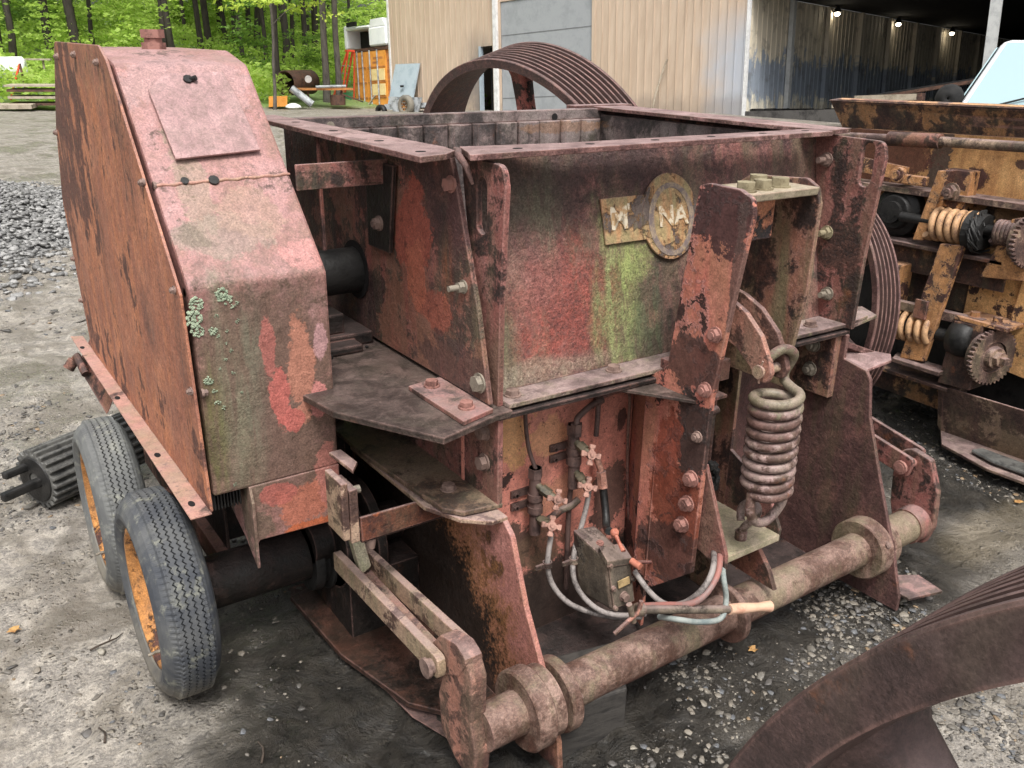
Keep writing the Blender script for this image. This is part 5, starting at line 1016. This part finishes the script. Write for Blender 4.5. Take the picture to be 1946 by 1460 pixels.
col=n.mix(n.step(hh,1.35,1.55),(.24,.275,.32),(.58,.52,.41)); col=n.mix(n.step(hh,.45,.15),col,(.60,.56,.46))
col=n.mix(n.mth('MULTIPLY',n.step(n.noise(P,2.2,6,.7),.5,.70),.6),col,(.09,.08,.07))
M['inner']=n.fin(col,.7)
M['greydoor']=plain('grey_door',(.25,.265,.275),(.30,.315,.325),2,.5,.05)
M['seam']=plain('door_seam',(.13,.135,.14),(.16,.165,.17),4,.6,.05)
M['white']=plain('white_trim',(.50,.50,.49),(.66,.66,.65),6,.5,.1)
M['whitebody']=plain('white_gelcoat',(.72,.74,.76),(.80,.81,.82),2,.35,.02)
M['postgrey']=plain('galvanised_post',(.34,.35,.35),(.46,.47,.46),7,.55,.1)
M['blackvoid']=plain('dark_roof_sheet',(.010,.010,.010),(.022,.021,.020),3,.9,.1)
M['concrete']=plain('dusty_floor',(.03,.028,.027),(.085,.08,.075),3,.8,.5,.02)
M['orange']=plain('orange_steel',(.62,.24,.035),(.74,.33,.07),5,.5,.15)
M['orangerust']=plain('orange_steel_rusty',(.22,.09,.04),(.52,.22,.07),9,.6,.3)
M['yellowlt']=plain('pale_yellow_patch',(.70,.52,.22),(.78,.62,.32),9,.6,.1)
M['redlad']=plain('ladder_red',(.66,.065,.03),(.76,.11,.05),6,.45,.05)
M['green']=plain('green_panel',(.03,.13,.05),(.06,.2,.09),9,.5,.1)
M['bluegrey']=plain('blue_grey_sheet',(.27,.33,.37),(.34,.40,.44),3,.45,.1)
M['galv']=plain('scratched_galvanised',(.12,.125,.13),(.42,.44,.45),5,.4,.2)
M['plank']=plain('old_plank',(.20,.165,.12),(.36,.31,.24),6,.75,.4,.01)
M['scrapbrown']=plain('scrap_brown',(.03,.02,.016),(.11,.058,.04),8,.7,.6,.02)
def Bx(mb,s0,s1,t0,t1,h0,h1):
    vs=[B(s,t,h) for h in(h0,h1) for t in(t0,t1) for s in(s0,s1)]
    mb.add([tuple(v) for v in vs],[(0,2,3,1),(4,5,7,6),(0,1,5,4),(2,6,7,3),(0,4,6,2),(1,3,7,5)]);return mb
wh=thing('warehouse','tan ribbed metal warehouse with a tall grey door and an open dark shed bay','building',tuple(P0))
def W(name,mb,mat,par=None,bv=0): return build(name,mb,M[mat],par or wh,bv)
H=6.2
mb=MB();Bx(mb,10.25,15.1,.0,.12,-.3,H);Bx(mb,9.62,10.25,.0,.12,2.35,H);Bx(mb,9.42,9.62,.0,.12,-.3,H);Bx(mb,5.27,9.25,.0,.12,3.68,H);Bx(mb,0,5.27,.0,.12,-.3,H)
for k in range(56):
    s=.06+k*.27
    if 5.2<s<9.4: continue
    if 9.55<s<10.3: Bx(mb,s-.012,s+.012,-.022,.0,2.4,H)
    else: Bx(mb,s-.014,s+.014,-.024,-.001,-.3,H)
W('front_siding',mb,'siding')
mb=Bx(MB(),5.30,9.22,.03,.10,.0,3.66);dr=W('door_panel',mb,'greydoor')
for h in (.62,1.62,2.62): W('door_seam',Bx(MB(),5.32,9.2,.022,.0295,h,h+.02),'seam',dr)
W('door_frame',Bx(Bx(MB(),5.20,5.30,-.03,.1,-.2,3.78),9.22,9.30,-.03,.02,-.2,3.78),'siding')
W('downpipe',Bx(MB(),9.30,9.46,-.14,-.03,-.2,H),'white'); W('corner_trim',Bx(MB(),15.06,15.14,-.04,.04,-.3,H),'white')
W('corner_trim',Bx(MB(),-.06,.03,-.03,.05,-.2,H),'white')
W('doorway_dark_sheet',Bx(MB(),9.64,10.22,.5,.56,-.2,2.34),'blackvoid'); W('door_jamb',Bx(MB(),10.19,10.26,-.04,.12,-.2,2.36),'bluegrey')  # black sheet in the open doorway stands in for the shade inside
W('end_wall',Bx(MB(),15.0,15.1,.13,26,-1,H),'siding')
# open bay: inner wall, ceiling, far walls, posts
mb=Bx(MB(),.0,.06,.13,26,-.2,3.02)
for k in range(90): Bx(mb,-.022,-.001,.2+k*.28,.2+k*.28+.07,-.1,3.0)
W('inner_wall',mb,'inner')
for k in range(11): W('inner_column',Bx(MB(),-.16,-.03,2.25+k*2.35,2.25+k*2.35+.16,-.1,3.0),'postgrey' if k<1 else 'inner')
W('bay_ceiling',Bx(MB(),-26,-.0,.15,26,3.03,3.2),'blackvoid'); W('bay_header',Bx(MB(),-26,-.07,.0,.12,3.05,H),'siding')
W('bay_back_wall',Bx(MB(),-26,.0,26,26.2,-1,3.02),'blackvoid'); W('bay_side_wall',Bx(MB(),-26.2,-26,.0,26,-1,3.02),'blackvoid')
W('roof',Bx(MB(),-26.3,15.3,-.3,26.3,H,H+.15),'blackvoid')
W('bay_post',Bx(Bx(MB(),-6.22,-6.0,-.1,.02,-.5,3.4),-6.15,-6.07,.03,.2,-.5,3.0),'postgrey'); W('bay_post',Bx(Bx(MB(),-7.05,-6.82,.6,.72,-.5,3.0),-6.95,-6.9,.73,.9,-.5,3.0),'postgrey')
fo=build('shed_floor',Bx(MB(),-26,.0,.0,26,-.35,.015),M['concrete'],None,loc=tuple(P0));kind(fo,'structure')
mb=MB();rr=random.Random(12)
for k in range(240):
    t=rr.uniform(.3,9);s=-rr.random()**2*.8-.1;q=rr.uniform(.05,.2)*(1-abs(s)); c=B(s,t,.0+q*.25); mb.obox(c,E1*q*1.4+E2*q*.3,E2*q*1.6,EZ*q*.55+E1*q*.2)
dp=build('dust_heap',mb,M['black'],None,0,loc=tuple(B(-.4,3,0)));tag(dp,'low black dust heap swept against the foot of the shed wall','dust heap');kind(dp,'stuff')
em=N('lamp_glow');em.b.inputs['Emission Color'].default_value=(1,.88,.68,1);em.b.inputs['Emission Strength'].default_value=16;em.b.inputs['Base Color'].default_value=(1,.9,.7,1)
for k,(t,lab) in enumerate([(4.79,'lit round shed lamp nearest the bay opening'),(9.58,'lit round shed lamp in the middle of the row of three'),(14.89,'lit round shed lamp farthest back on the shed wall')]):
    c=B(-.28,t,2.83); L_o=thing('shed_lamp',lab,'lamp',tuple(c),'lamps along the shed wall')
    build('lamp_housing',MB().cyl(c+EZ*.19,c+EZ*.02,.05,12,.13),M['blackvoid'],L_o,0)
    mb=MB().lathe(c-EZ*.03,EZ,[(-.06,.005),(-.045,.05),(.0,.085),(.04,.06),(.05,.005)],16,True); build('lamp_bulb',mb,em.m,L_o,0)
# container with its doors, ladder, topper, cone, sheet, trailer
cn=thing('shipping_container','orange shipping container with locking rods beside the warehouse end','container',tuple(B(16.4,0,.2)))
def K(name,mb,mat,par=None): return build(name,mb,M[mat],par or cn,0)
K('container_body',Bx(MB(),15.16,17.45,.04,6.0,.1,2.68),'orangerust')
K('container_door',Bx(MB(),16.58,17.40,-.02,.035,.2,2.58),'orange'); d2=K('container_door',Bx(MB(),15.38,16.55,-.02,.035,.2,2.58),'orange')
for s in (17.12,16.78,16.32,15.85): K('lock_rod',MB().cyl(B(s,-.06,.15),B(s,-.06,2.62),.03,8),'galv')
for h in (.85,1.42,1.98): K('door_rib',Bx(Bx(MB(),16.6,17.35,-.045,-.021,h,h+.04),15.42,16.5,-.045,-.021,h,h+.04),'orangerust')
for s0,s1,h0,h1 in ((15.92,16.26,1.5,1.92),(15.46,15.80,1.5,1.92),(15.92,16.26,.95,1.37),(15.46,15.80,.95,1.37)): K('door_patch',Bx(MB(),s0,s1,-.05,-.0215,h0,h1),'yellowlt')
K('header_rail',Bx(MB(),15.16,17.46,-.03,.03,2.6,2.72),'scrapbrown')
# faded marks on the door
K('door_marking',Bx(Bx(MB(),15.55,16.15,-.026,-.0205,2.28,2.36),15.95,16.2,-.026,-.0205,2.12,2.20),'orangerust')
tp=thing('truck_topper','white open-ended fibreglass truck cap sitting on the orange container','truck cap',tuple(B(16.5,.5,2.72)))
K('cap_shell',Bx(Bx(Bx(MB(),17.68,17.86,-.1,2.0,2.72,3.62),16.2,17.86,-.1,2.0,3.42,3.54),15.2,16.3,-.08,2.2,2.75,3.45),'whitebody',tp).modifiers.new('b','BEVEL').width=.09
K('cap_roof',MB().prism([B(16.25,-.05,3.45),B(16.15,-.05,3.72),B(15.45,-.05,3.74),B(15.25,-.05,3.45)],E2*2.0),'whitebody',tp); K('cap_opening',Bx(MB(),16.28,17.7,.6,.65,2.73,3.42),'blackvoid',tp); K('cap_window',Bx(MB(),17.0,17.6,-.12,-.05,3.55,3.72),'blackvoid',tp)
ld=thing('step_ladder','red fibreglass step ladder standing open beside the orange container','ladder',tuple(B(17.6,-.6,.2)))
tpp=B(16.95,-.5,2.6)
for s,t in ((18.22,-.9),(18.15,-.3)): K('ladder_rail',MB().tube([B(s,t,.15),tpp+E2*(t+.6)*.4],.045,6),'redlad',ld)
for s,t in ((17.35,-.95),(17.3,-.25)): K('ladder_leg',MB().tube([B(s,t,.15),tpp+E2*(t+.6)*.4-E1*.08],.032,6),'redlad',ld)
for k in range(7):
    q=k/7; K('ladder_step',MB().obox(B(18.18,-.6,.45).lerp(B(17.05,-.55,2.35),q),E1*.09,E2*(.62-.3*q),EZ*.03),'greydoor',ld)
K('ladder_cap',MB().obox(tpp+EZ*.02,E1*.16,E2*.36,EZ*.07),'redlad',ld)
cnn=thing('traffic_cone','orange traffic cone with white collars at the foot of the ladder','traffic cone',tuple(B(17.0,-1.0,.15)))
c=B(17.05,-1.0,.12);K('cone_body',MB().cyl(c,c+EZ*.75,.15,20,.03).obox(c,E1*.4,E2*.4,EZ*.04),'redlad',cnn)
for a in (.30,.5): K('cone_collar',MB().cyl(c+EZ*a,c+EZ*(a+.11),.155-.12*a/.75+.0,20,.155-.12*(a+.11)/.75),'whitebody',cnn)
gp2=build('green_panel',MB().prism([B(17.95,-.75,.2),B(17.1,-.75,.2),B(17.1,-.4,1.1),B(17.9,-.4,1.1)],E2*.03),M['green'],None,0,loc=tuple(B(17.5,-.6,.2)));tag(gp2,'green panel propped behind the red ladder','panel')
sh_=thing('cabinet_door','blue-grey metal cabinet door with a small black latch leaning on the tan siding','metal door',tuple(B(14.1,-.4,.3)))
K('door_sheet',MB().prism([B(14.85,-.55,.3),B(13.42,-.55,.3),B(13.3,-.12,1.98),B(14.68,-.12,2.02)],E2*.05),'bluegrey',sh_);K('door_latch',MB().obox(B(14.0,-.42,1.2),E1*.16,E2*.05,EZ*.07),'blackvoid',sh_)
tr=thing('utility_trailer','small galvanised trailer with a gold-rimmed tyre before the tan siding','trailer',tuple(B(10.8,-3,.1)))
K('fender_sheet',MB().prism([B(11.65,-3,.74),B(9.95,-3,.66),B(10.15,-3,.2),B(11.35,-3,.1)],E2*.05),'galv',tr)
c=B(10.55,-3.05,.42);K('trailer_tyre',MB().lathe(c,-E2,[(0,.16),(0,.30),(.04,.34),(.16,.34),(.2,.30),(.2,.16)],32,True),'tyre2',tr);K('trailer_rim',MB().lathe(c-E2*.12,-E2,[(0,.02),(0,.17),(.05,.17),(.03,.02)],16),'rim',tr)
K('trailer_frame',Bx(MB(),9.9,12.0,-2.9,-1.2,.35,.5),'galv',tr)
for k in range(6):
    a=k*PI/3;K('wheel_nut',MB().cyl(c-E2*.17+E1*.10*math.cos(a)+EZ*.10*math.sin(a),c-E2*.2+E1*.10*math.cos(a)+EZ*.10*math.sin(a),.028,6),'nut',tr)
c=B(12.1,-2.9,.25);K('trailer_tyre',MB().lathe(c,-E2,[(0,.12),(0,.24),(.14,.24),(.14,.12)],24,True),'black',tr)
stk=build('leaning_stick',MB().tube(smooth([B(2.75,-.35,.1),B(2.7,-.3,.5),B(2.60,-.2,1.0),B(2.45,-.12,1.5)],4),.03,7),M['plank'],None,0,loc=tuple(B(2.7,-.3,.1)));tag(stk,'bare wooden stick leaning against the tan siding near the corner','stick')
plk=build('propped_plank',MB().tube([B(16.6,-.45,.15),B(15.9,-.2,.95)],.035,4),M['plank'],None,0,loc=tuple(B(16.6,-.45,.15)));tag(plk,'pale plank propped against the container door','plank')
# ---- junk along the edge of the wood ----
def J(name,lab,cat,loc,parts,grp=None):
    t=thing(name,lab,cat,loc,grp)
    for nm,mb,mat in parts: build(nm,mb,M[mat],t,0)
    return t
p=Vector((13.1,33.0,-.62)); ax_d=Vector((.86,.5,0)).normalized()
J('scrap_tank','rusty open-ended steel tank lying at the edge of the wood','tank',tuple(p),[('tank_shell',MB().lathe(p+Vector((-.5,.2,.85)),ax_d,[(0,.40),(0,.45),(1.5,.45),(1.5,.40)],28,True).cyl(p+Vector((-.5,.2,.85))+ax_d*1.4,p+Vector((-.5,.2,.85))+ax_d*1.45,.42,28),'scrapbrown'),('tank_dial',MB().cyl(p+Vector((.2,-.30,1.0)),p+Vector((.2,-.34,1.0)),.13,16),'white')])
p=Vector((13.9,32.2,-.5))
J('scrap_table','low rusty table of scrap plate and pipes beside the steel tank','scrap table',tuple(p),[('table_top',MB().obox(p+Vector((-.2,0,.55)),(2.0,-.5,0),(.1,.5,0),(0,0,.06)),'orangerust'),('table_leg',MB().tube([p+Vector((-.8,.1,.52)),p+Vector((-.8,.1,0))],.04,6),'scrapbrown'),('table_leg',MB().tube([p+Vector((.4,-.2,.52)),p+Vector((.4,-.2,0))],.04,6),'scrapbrown'),('scrap_pipe',MB().tube([p+Vector((-.6,-.2,.64)),p+Vector((.5,-.4,.66))],.05,8),'galv'),('scrap_pipe',MB().tube([p+Vector((-1.5,-.1,.6)),p+Vector((-.9,-.5,.05))],.13,10),'galv'),('scrap_sheet',MB().obox(p+Vector((.7,-.4,.25)),(.9,.1,-.3),(.1,.4,0),(0,0,.05)),'scrapbrown'),('scrap_drum',MB().cyl(p+Vector((.15,-.4,.0)),p+Vector((.15,-.4,.35)),.28,14),'scrapbrown')])
p=Vector((11.9,32.2,-.55))
mb=MB();rr=random.Random(2);mb.obox(p+Vector((0,0,.2)),(.62,-.2,.02),(.15,.4,0),(.03,0,.34));J('scrap_block','crumpled orange steel block lying on the grass edge','scrap block',tuple(p),[('block_body',mb,'orange')])
p=Vector((12.0,31.0,-.5));J('pale_stone','flat pale stone in front of the orange scrap block','stone',tuple(p),[('stone_body',MB().lathe(p+Vector((0,0,.02)),(0,0,1),[(0,.01),(0,.28),(.07,.24),(.12,.12),(.14,.01)],9),'white')])
p=Vector((4.15,32.0,-.36))
J('pallet_stack','stack of weathered grey pallets at the far left beside the drive cover','pallets',tuple(p),[('pallet',MB().obox(p+Vector((0,0,.12+.2*k)),(1.5,-.5,0),(.3,.9,0),(0,0,.07)),'plank' if k%2 else 'scrapbrown') for k in range(3)]+[('pallet',MB().obox(p+Vector((0,0,.66)),(1.6,-.5,0),(.3,.9,0),(0,0,.05)),'plank')])
p=Vector((4.6,35.6,.03))
J('picnic_bench','grey wooden bench standing in the grass behind the pallets','bench',tuple(p),[('seat',MB().obox(p+Vector((0,0,.95)),(1.1,-.3,0),(.1,.3,0),(0,0,.05)),'plank'),('leg',MB().tube([p+Vector((-.3,0,.95)),p+Vector((-.3,0,0))],.04,5),'plank'),('leg',MB().tube([p+Vector((.3,-.1,.95)),p+Vector((.3,-.1,0))],.04,5),'plank')])
p=Vector((3.75,34.9,-.02))
J('white_tank','white tarpaulin-covered bundle behind low wire at the far left','bundle',tuple(p),[('bundle_cover',MB().lathe(p+Vector((-.45,.0,.75)),(.93,-.3,0),[(0,.01),(0,.26),(.05,.34),(.9,.36),(.98,.26),(1.0,.01)],20,True),'whitebody'),('bundle_base',MB().obox(p+Vector((0,0,.25)),(1.0,-.3,0),(.2,.6,0),(0,0,.3)),'galv')])
p=Vector((3.85,33.4,-.2))
J('a_frame','rusty red A-shaped steel frame in front of the white bundle','steel frame',tuple(p),[('frame_leg',MB().tube([p+Vector((-.35,.1,0)),p+Vector((0.08,0,1.1))],.035,6),'redlad'),('frame_leg',MB().tube([p+Vector((.12,-.1,0)),p+Vector((.08,0,1.1))],.035,6),'lower')])
p=Vector((3.2,31.6,-.33));J('board_stack','pale boards lying flat at the far left edge','boards',tuple(p),[('board',MB().obox(p+Vector((0,0,.06)),(1.4,-.4,0),(.3,.9,0),(0,0,.12)),'plank')])
# beams in front of the shed and the pickup
p=B(-1.6,-1.5,.25);J('beam_stack','pale square beam and dark long sections stacked behind the yellow hopper','steel beams',tuple(p),[('beam',MB().obox(B(-3.55,-1.7,.10),E1*.4,E2*.3,EZ*.16),'plank'),('beam',MB().obox(B(-4.9,-.9,.36),E1*3.2+EZ*-.42,E2*.2,EZ*.07),'scrapbrown'),('beam',MB().obox(B(-5.0,-.5,.44),E1*3.4+EZ*-.42,E2*.15,EZ*.08),'blackvoid'),('red_end',MB().obox(B(-5.30,-1.7,.22),E1*.12,E2*.2,EZ*.15),'lower'),('beam',MB().obox(B(-4.55,-1.7,.22),E1*1.4,E2*.2,EZ*.13),'plank')])
M['glass']=N('windscreen').fin((.26,.36,.38),.06,0,spec=.8);M['truckwhite']=plain('truck_paint',(.60,.62,.64),(.66,.68,.70),1.5,.25,.02)
tk=Vector((9.48,4.27,0)); fd=Vector((-.90,-.42,0)).normalized(); sd=Vector((-fd.y,fd.x,0)); 
if sd.y<0: sd=-sd
UZ=Vector((0,0,1))
def T(l,f,z): return tk+sd*l+fd*f+UZ*z
pk=thing('pickup_truck','pale silver pickup truck with a black door mirror parked behind the yellow crusher','pickup truck',tuple(tk))
def K2(name,mb,mat,par=None,bv=0): return build(name,mb,M[mat],par or pk,bv)
def frus(a,b):  # a,b: 4 corners bottom / top
    return MB().add([tuple(v) for v in a+b],[(3,2,1,0),(4,5,6,7),(0,1,5,4),(1,2,6,5),(2,3,7,6),(3,0,4,7)])
body=K2('body',frus([T(-.98,2.4,.45),T(.98,2.4,.45),T(.98,-2.8,.45),T(-.98,-2.8,.45)],[T(-.9,2.3,1.08),T(.9,2.3,1.08),T(.98,-2.8,1.22),T(-.98,-2.8,1.22)]),'truckwhite',None,.08)
K2('bonnet',frus([T(-.88,2.25,1.07),T(.88,2.25,1.07),T(.90,.85,1.1),T(-.90,.85,1.1)],[T(-.80,2.1,1.10),T(.80,2.1,1.10),T(.86,.8,1.22),T(-.86,.8,1.22)]),'truckwhite',None,.03)
cab=K2('cab',frus([T(-.92,.85,1.15),T(.92,.85,1.15),T(.92,-1.1,1.15),T(-.92,-1.1,1.15)],[T(-.66,.12,1.80),T(.66,.12,1.80),T(.68,-.9,1.82),T(-.68,-.9,1.82)]),'truckwhite',None,.05)
a_,b_,c__,d_=T(-.84,.868,1.20),T(.84,.868,1.20),T(.62,.20,1.775),T(-.62,.20,1.775); K2('windscreen',MB().prism([a_,b_,c__,d_],fd*.02+UZ*.012),'glass',cab)
K2('side_window',MB().prism([T(.915,.60,1.22),T(.915,-.8,1.22),T(.70,-.7,1.74),T(.70,.12,1.74)],sd*.012),'glass',cab)
K2('door_mirror',MB().lathe(T(1.0,.62,1.28),fd,[(-.06,.01),(-.05,.10),(0,.13),(.07,.11),(.12,.06),(.13,.01)],16,True).tube([T(.9,.6,1.22),T(1.05,.6,1.24)],.03,6),'blackvoid')
K2('wiper',MB().tube([T(-.1,.93,1.21),T(.3,.80,1.33),T(.65,.9,1.22)],.010,5),'blackvoid',cab)
for l in (-.85,.85):
    for f in (1.5,-1.8):
        wq=K2('wheel',MB().lathe(T(l,f,.38)-sd*.12,sd,[(0,.2),(0,.35),(.04,.38),(.2,.38),(.24,.35),(.24,.2)],28,True),'tyre1'); K2('rim',MB().cyl(T(l,f,.38)-sd*.10,T(l,f,.38)+sd*.10,.21,20),'galv',wq)
for l in (-.7,.7): K2('headlight',MB().obox(T(l,2.36,.9),sd*.3,fd*.06,UZ*.2),'glass')
# ================================================================ the wood
def leafmat(nm,c1,c2,tr=.45):
    n=N(nm);g=n.n('ShaderNodeNewGeometry');col=n.mix(g.outputs['Random Per Island'],c1,c2)
    n.fin(col,.6,spec=.2);t=n.n('ShaderNodeBsdfTranslucent');n.L(n.mix(.3,col,(.5,.6,.1)),t.inputs['Color']);m=n.n('ShaderNodeMixShader');m.inputs[0].default_value=tr
    n.L(n.b.outputs[0],m.inputs[1]);n.L(t.outputs[0],m.inputs[2]);n.L(m.outputs[0],n.o.inputs[0]);return n.m
M['leafA']=leafmat('spring_leaf',(.33,.50,.08),(.60,.76,.22),.65);M['leafB']=leafmat('maple_leaf',(.34,.48,.06),(.55,.66,.12));M['leafC']=leafmat('dark_green_leaf',(.07,.15,.03),(.20,.33,.07))  # leafC is a darker green for one sapling mesh
M['bark']=plain('dark_bark',(.022,.018,.016),(.055,.045,.040),9,.85,.8,.03,vec=(1,1,.3));M['bark2']=plain('grey_bark',(.06,.052,.045),(.13,.115,.10),9,.85,.8,.03,vec=(1,1,.3))
def leaves(pts,size,seed,squash=.6):
    r=np.random.default_rng(seed);k=len(pts);a=r.standard_normal((k,3));a[:,2]*=squash;a/=np.linalg.norm(a,axis=1)[:,None];b=r.standard_normal((k,3));b-=a*(a*b).sum(1)[:,None];b/=np.linalg.norm(b,axis=1)[:,None]
    s=(size*(.6+.8*r.random(k)))[:,None];q=[pts-a*s,pts+b*s*.55,pts+a*s,pts-b*s*.55]
    return np.stack(q,1).reshape(-1,3)
def leafmesh(name,V,mat):
    me=bpy.data.meshes.new(name);k=len(V)//4;me.vertices.add(len(V));me.vertices.foreach_set('co',V.ravel());me.loops.add(len(V));me.loops.foreach_set('vertex_index',np.arange(len(V),dtype=np.int32))
    me.polygons.add(k);me.polygons.foreach_set('loop_start',np.arange(0,len(V),4));me.polygons.foreach_set('loop_total',np.full(k,4));me.update();me.materials.append(mat);return me
def clump(r,k,R,layers=True):
    """leaf sprays in flat tiers along twigs"""
    out=[];nt=max(6,k//26)
    for i in range(nt):
        c=np.array([r.normal(0,R[0]*.5),r.normal(0,R[1]*.5),r.uniform(-R[2],R[2])]); m=26
        d=r.standard_normal(3);d[2]*=.2;d/=np.linalg.norm(d);t=r.random(m)[:,None]*.9
        out.append(c+d*t+r.standard_normal((m,3))*np.array([.16,.16,.05]))
    return np.concatenate(out)
rt=np.random.default_rng(50)
crowns=[];
for i in range(3):
    pts=np.concatenate([clump(rt,1500,(2.2,2.2,3.5))+np.array([0,0,10]),clump(rt,160,(1.6,1.6,1.6))+np.array([0,0,4.8])]);crowns.append(leafmesh('crown',leaves(pts,.16,60+i),M['leafA']))
saps=[]
for i in range(4):
    pts=clump(rt,1500,(1.3,1.3,1.7))+np.array([0,0,1.9]);saps.append(leafmesh('foliage',leaves(pts,.085,70+i),M['leafA' if i!=2 else 'leafC']))
trunks={}
def trunk_mesh(r0,h,bend,seed,mat):
    rr=random.Random(seed);pts=[];rad=[]
    for i in range(12):
        t=i/11; pts.append(Vector((bend*math.sin(t*2.6)+rr.uniform(-.04,.04),rr.uniform(-.06,.06),-.3+h*t)));rad.append(r0*(1.25 if i==0 else 1)*(1-.65*t))
    mb=MB().tube(pts,rad,9)
    for k in range(7):
        t=rr.uniform(.3,.95);b=Vector((bend*math.sin(t*2.6),0,-.3+h*t));a=rr.random()*6.28;e=b+Vector((math.cos(a)*rr.uniform(.8,2.2),math.sin(a)*rr.uniform(.8,2.2),rr.uniform(.5,1.8)));mb.tube([b,b.lerp(e,.5)+Vector((0,0,.1)),e],[r0*.28,r0*.16,r0*.05],5)
    me=bpy.data.meshes.new('trunk');me.from_pydata(mb.v,[],mb.f);me.polygons.foreach_set('use_smooth',mb.sm);me.materials.append(mat);return me
tv=[trunk_mesh(.105,14,.15,i,M['bark']) for i in range(4)]+[trunk_mesh(.20,15,-.5,9,M['bark'])]+[trunk_mesh(.28,15,.1,10,M['bark2'])]
def tree(x,y,z,v,cv,lab,sc1=1.,rz=None,grp='trees at the edge of the wood',crown=True):
    t=thing('woodland_tree',lab,'tree',(x,y,z),grp); t.rotation_euler=(0,0,rz if rz is not None else random.random()*6.28)
    o=bpy.data.objects.new('trunk',tv[v]);sc.collection.objects.link(o);o.parent=t;o.scale=(sc1,sc1,1)
    if crown: o=bpy.data.objects.new('crown',crowns[cv]);sc.collection.objects.link(o);o.parent=t
    return t
spots=[(4.4,42.3,.9),(4.66,41.1,.73),(6.27,42.6,.9),(8.2,44.4,1.09),(13.25,45.5,1.1),(13.93,46.5,1.2),(15.5,49.9,1.6),(15.1,47.6,1.35),(15.25,46.7,1.2),(14.2,42.5,.7),(16.4,47.9,1.36),(15.9,45.2,1.0),(15.4,42.7,.7),(13.5,36.5,-.05),(15.8,41.3,.5),(16.85,43,.7),(17.2,42.2,.6),(18.7,44.9,.9)]
for i,(x,y,z) in enumerate(spots): tree(x,y,z,i%4,i%3,'tall thin dark-trunked tree on the green slope of the wood',1.0+.35*(i%3))
r=random.Random(77)
for i in range(34):
    x=r.uniform(1,26);y=r.uniform(48,64); tree(x,y,G(x,y),i%4,i%3,'slender dark tree deep in the wood behind the front row',.8+.5*r.random(),grp='trees deep in the wood')
tree(7.0,40.5,.55,4,0,'thick dark trunk curving out of the slope above the drive cover',1.0,rz=.5,grp=None)
tree(10.15,40.6,.55,4,1,'left stem of the forked dark tree behind the filler plug',.85,rz=3.3,grp=None)
tree(10.55,40.2,.55,4,2,'right stem of the forked dark tree, curving up and right',.7,rz=.2,grp=None)
mt1=tree(14.3,33.4,-.45,5,1,'thick grey-barked tree behind the red step ladder',.5,rz=.3,grp=None)
mt2=tree(14.75,33.2,-.48,5,2,'second thick grey trunk close to the right of its twin behind the ladder',.45,rz=1.9,grp=None)
# bright maple whose low boughs hang in at the top
mp=thing('maple_tree','young maple with bright yellow-green spring leaves over the orange container','tree',(11.5,31.5,-.4))
o=bpy.data.objects.new('trunk',trunk_mesh(.10,9,.3,33,M['bark2']));sc.collection.objects.link(o);o.parent=mp;o.scale=(.6,.6,1)
rm_=np.random.default_rng(91);pts=np.concatenate([clump(rm_,900,(2.2,1.2,.7))+np.array([1.2,0,4.5]),clump(rm_,420,(1.3,.8,.7))+np.array([-.6,-.2,3.6]),clump(rm_,160,(.6,.5,.5))+np.array([1.3,-.3,3.3]),clump(rm_,1500,(2.4,2.2,1.8))+np.array([0,0,6.6])])
o=bpy.data.objects.new('crown',leafmesh('crown',leaves(pts,.085,92),M['leafB']));sc.collection.objects.link(o);o.parent=mp
r=random.Random(5)
for i in range(46):
    x=r.uniform(-2,24);y=38+r.random()*16
    if 12.5<x<15.5 and y<36: continue
    t=thing('understory_sapling','leafy spring green sapling among the undergrowth of the wood','sapling',(x,y,G(x,y)),'saplings of the wood');t.rotation_euler=(0,0,r.random()*6.28);q=r.uniform(.7,1.25);t.scale=(q,q,q*.75)
    o=bpy.data.objects.new('foliage',saps[i%4]);sc.collection.objects.link(o);o.parent=t
ru_=np.random.default_rng(14);k=75000;x=ru_.uniform(-4,28,k);y=32.8+ru_.random(k)**1.3*28
kk=~((x>12.7)&(x<20)&(y<36.5));x=x[kk];y=y[kk];k=len(x)
hgt=np.clip(.25+1.1*(vnoise(x,y,.55,41)+.35),.05,1.3);pts=np.stack([x,y,np.vectorize(G)(x,y)+ru_.random(k)**.7*hgt],1)
ug=bpy.data.objects.new('undergrowth',leafmesh('undergrowth',leaves(pts,.10,15,.5),M['leafA']));sc.collection.objects.link(ug);tag(ug,'dense spring green undergrowth covering the slope of the wood','undergrowth');kind(ug,'stuff')
k=15000;x=ru_.uniform(-6,34,k);y=ru_.uniform(56,62,k);pts=np.stack([x,y,3+ru_.random(k)**1.2*11],1)
ff=bpy.data.objects.new('far_foliage',leafmesh('far_foliage',leaves(pts,.22,16,.6),M['leafA']));sc.collection.objects.link(ff);tag(ff,'distant canopy of the wood closing the view','foliage');kind(ff,'stuff')
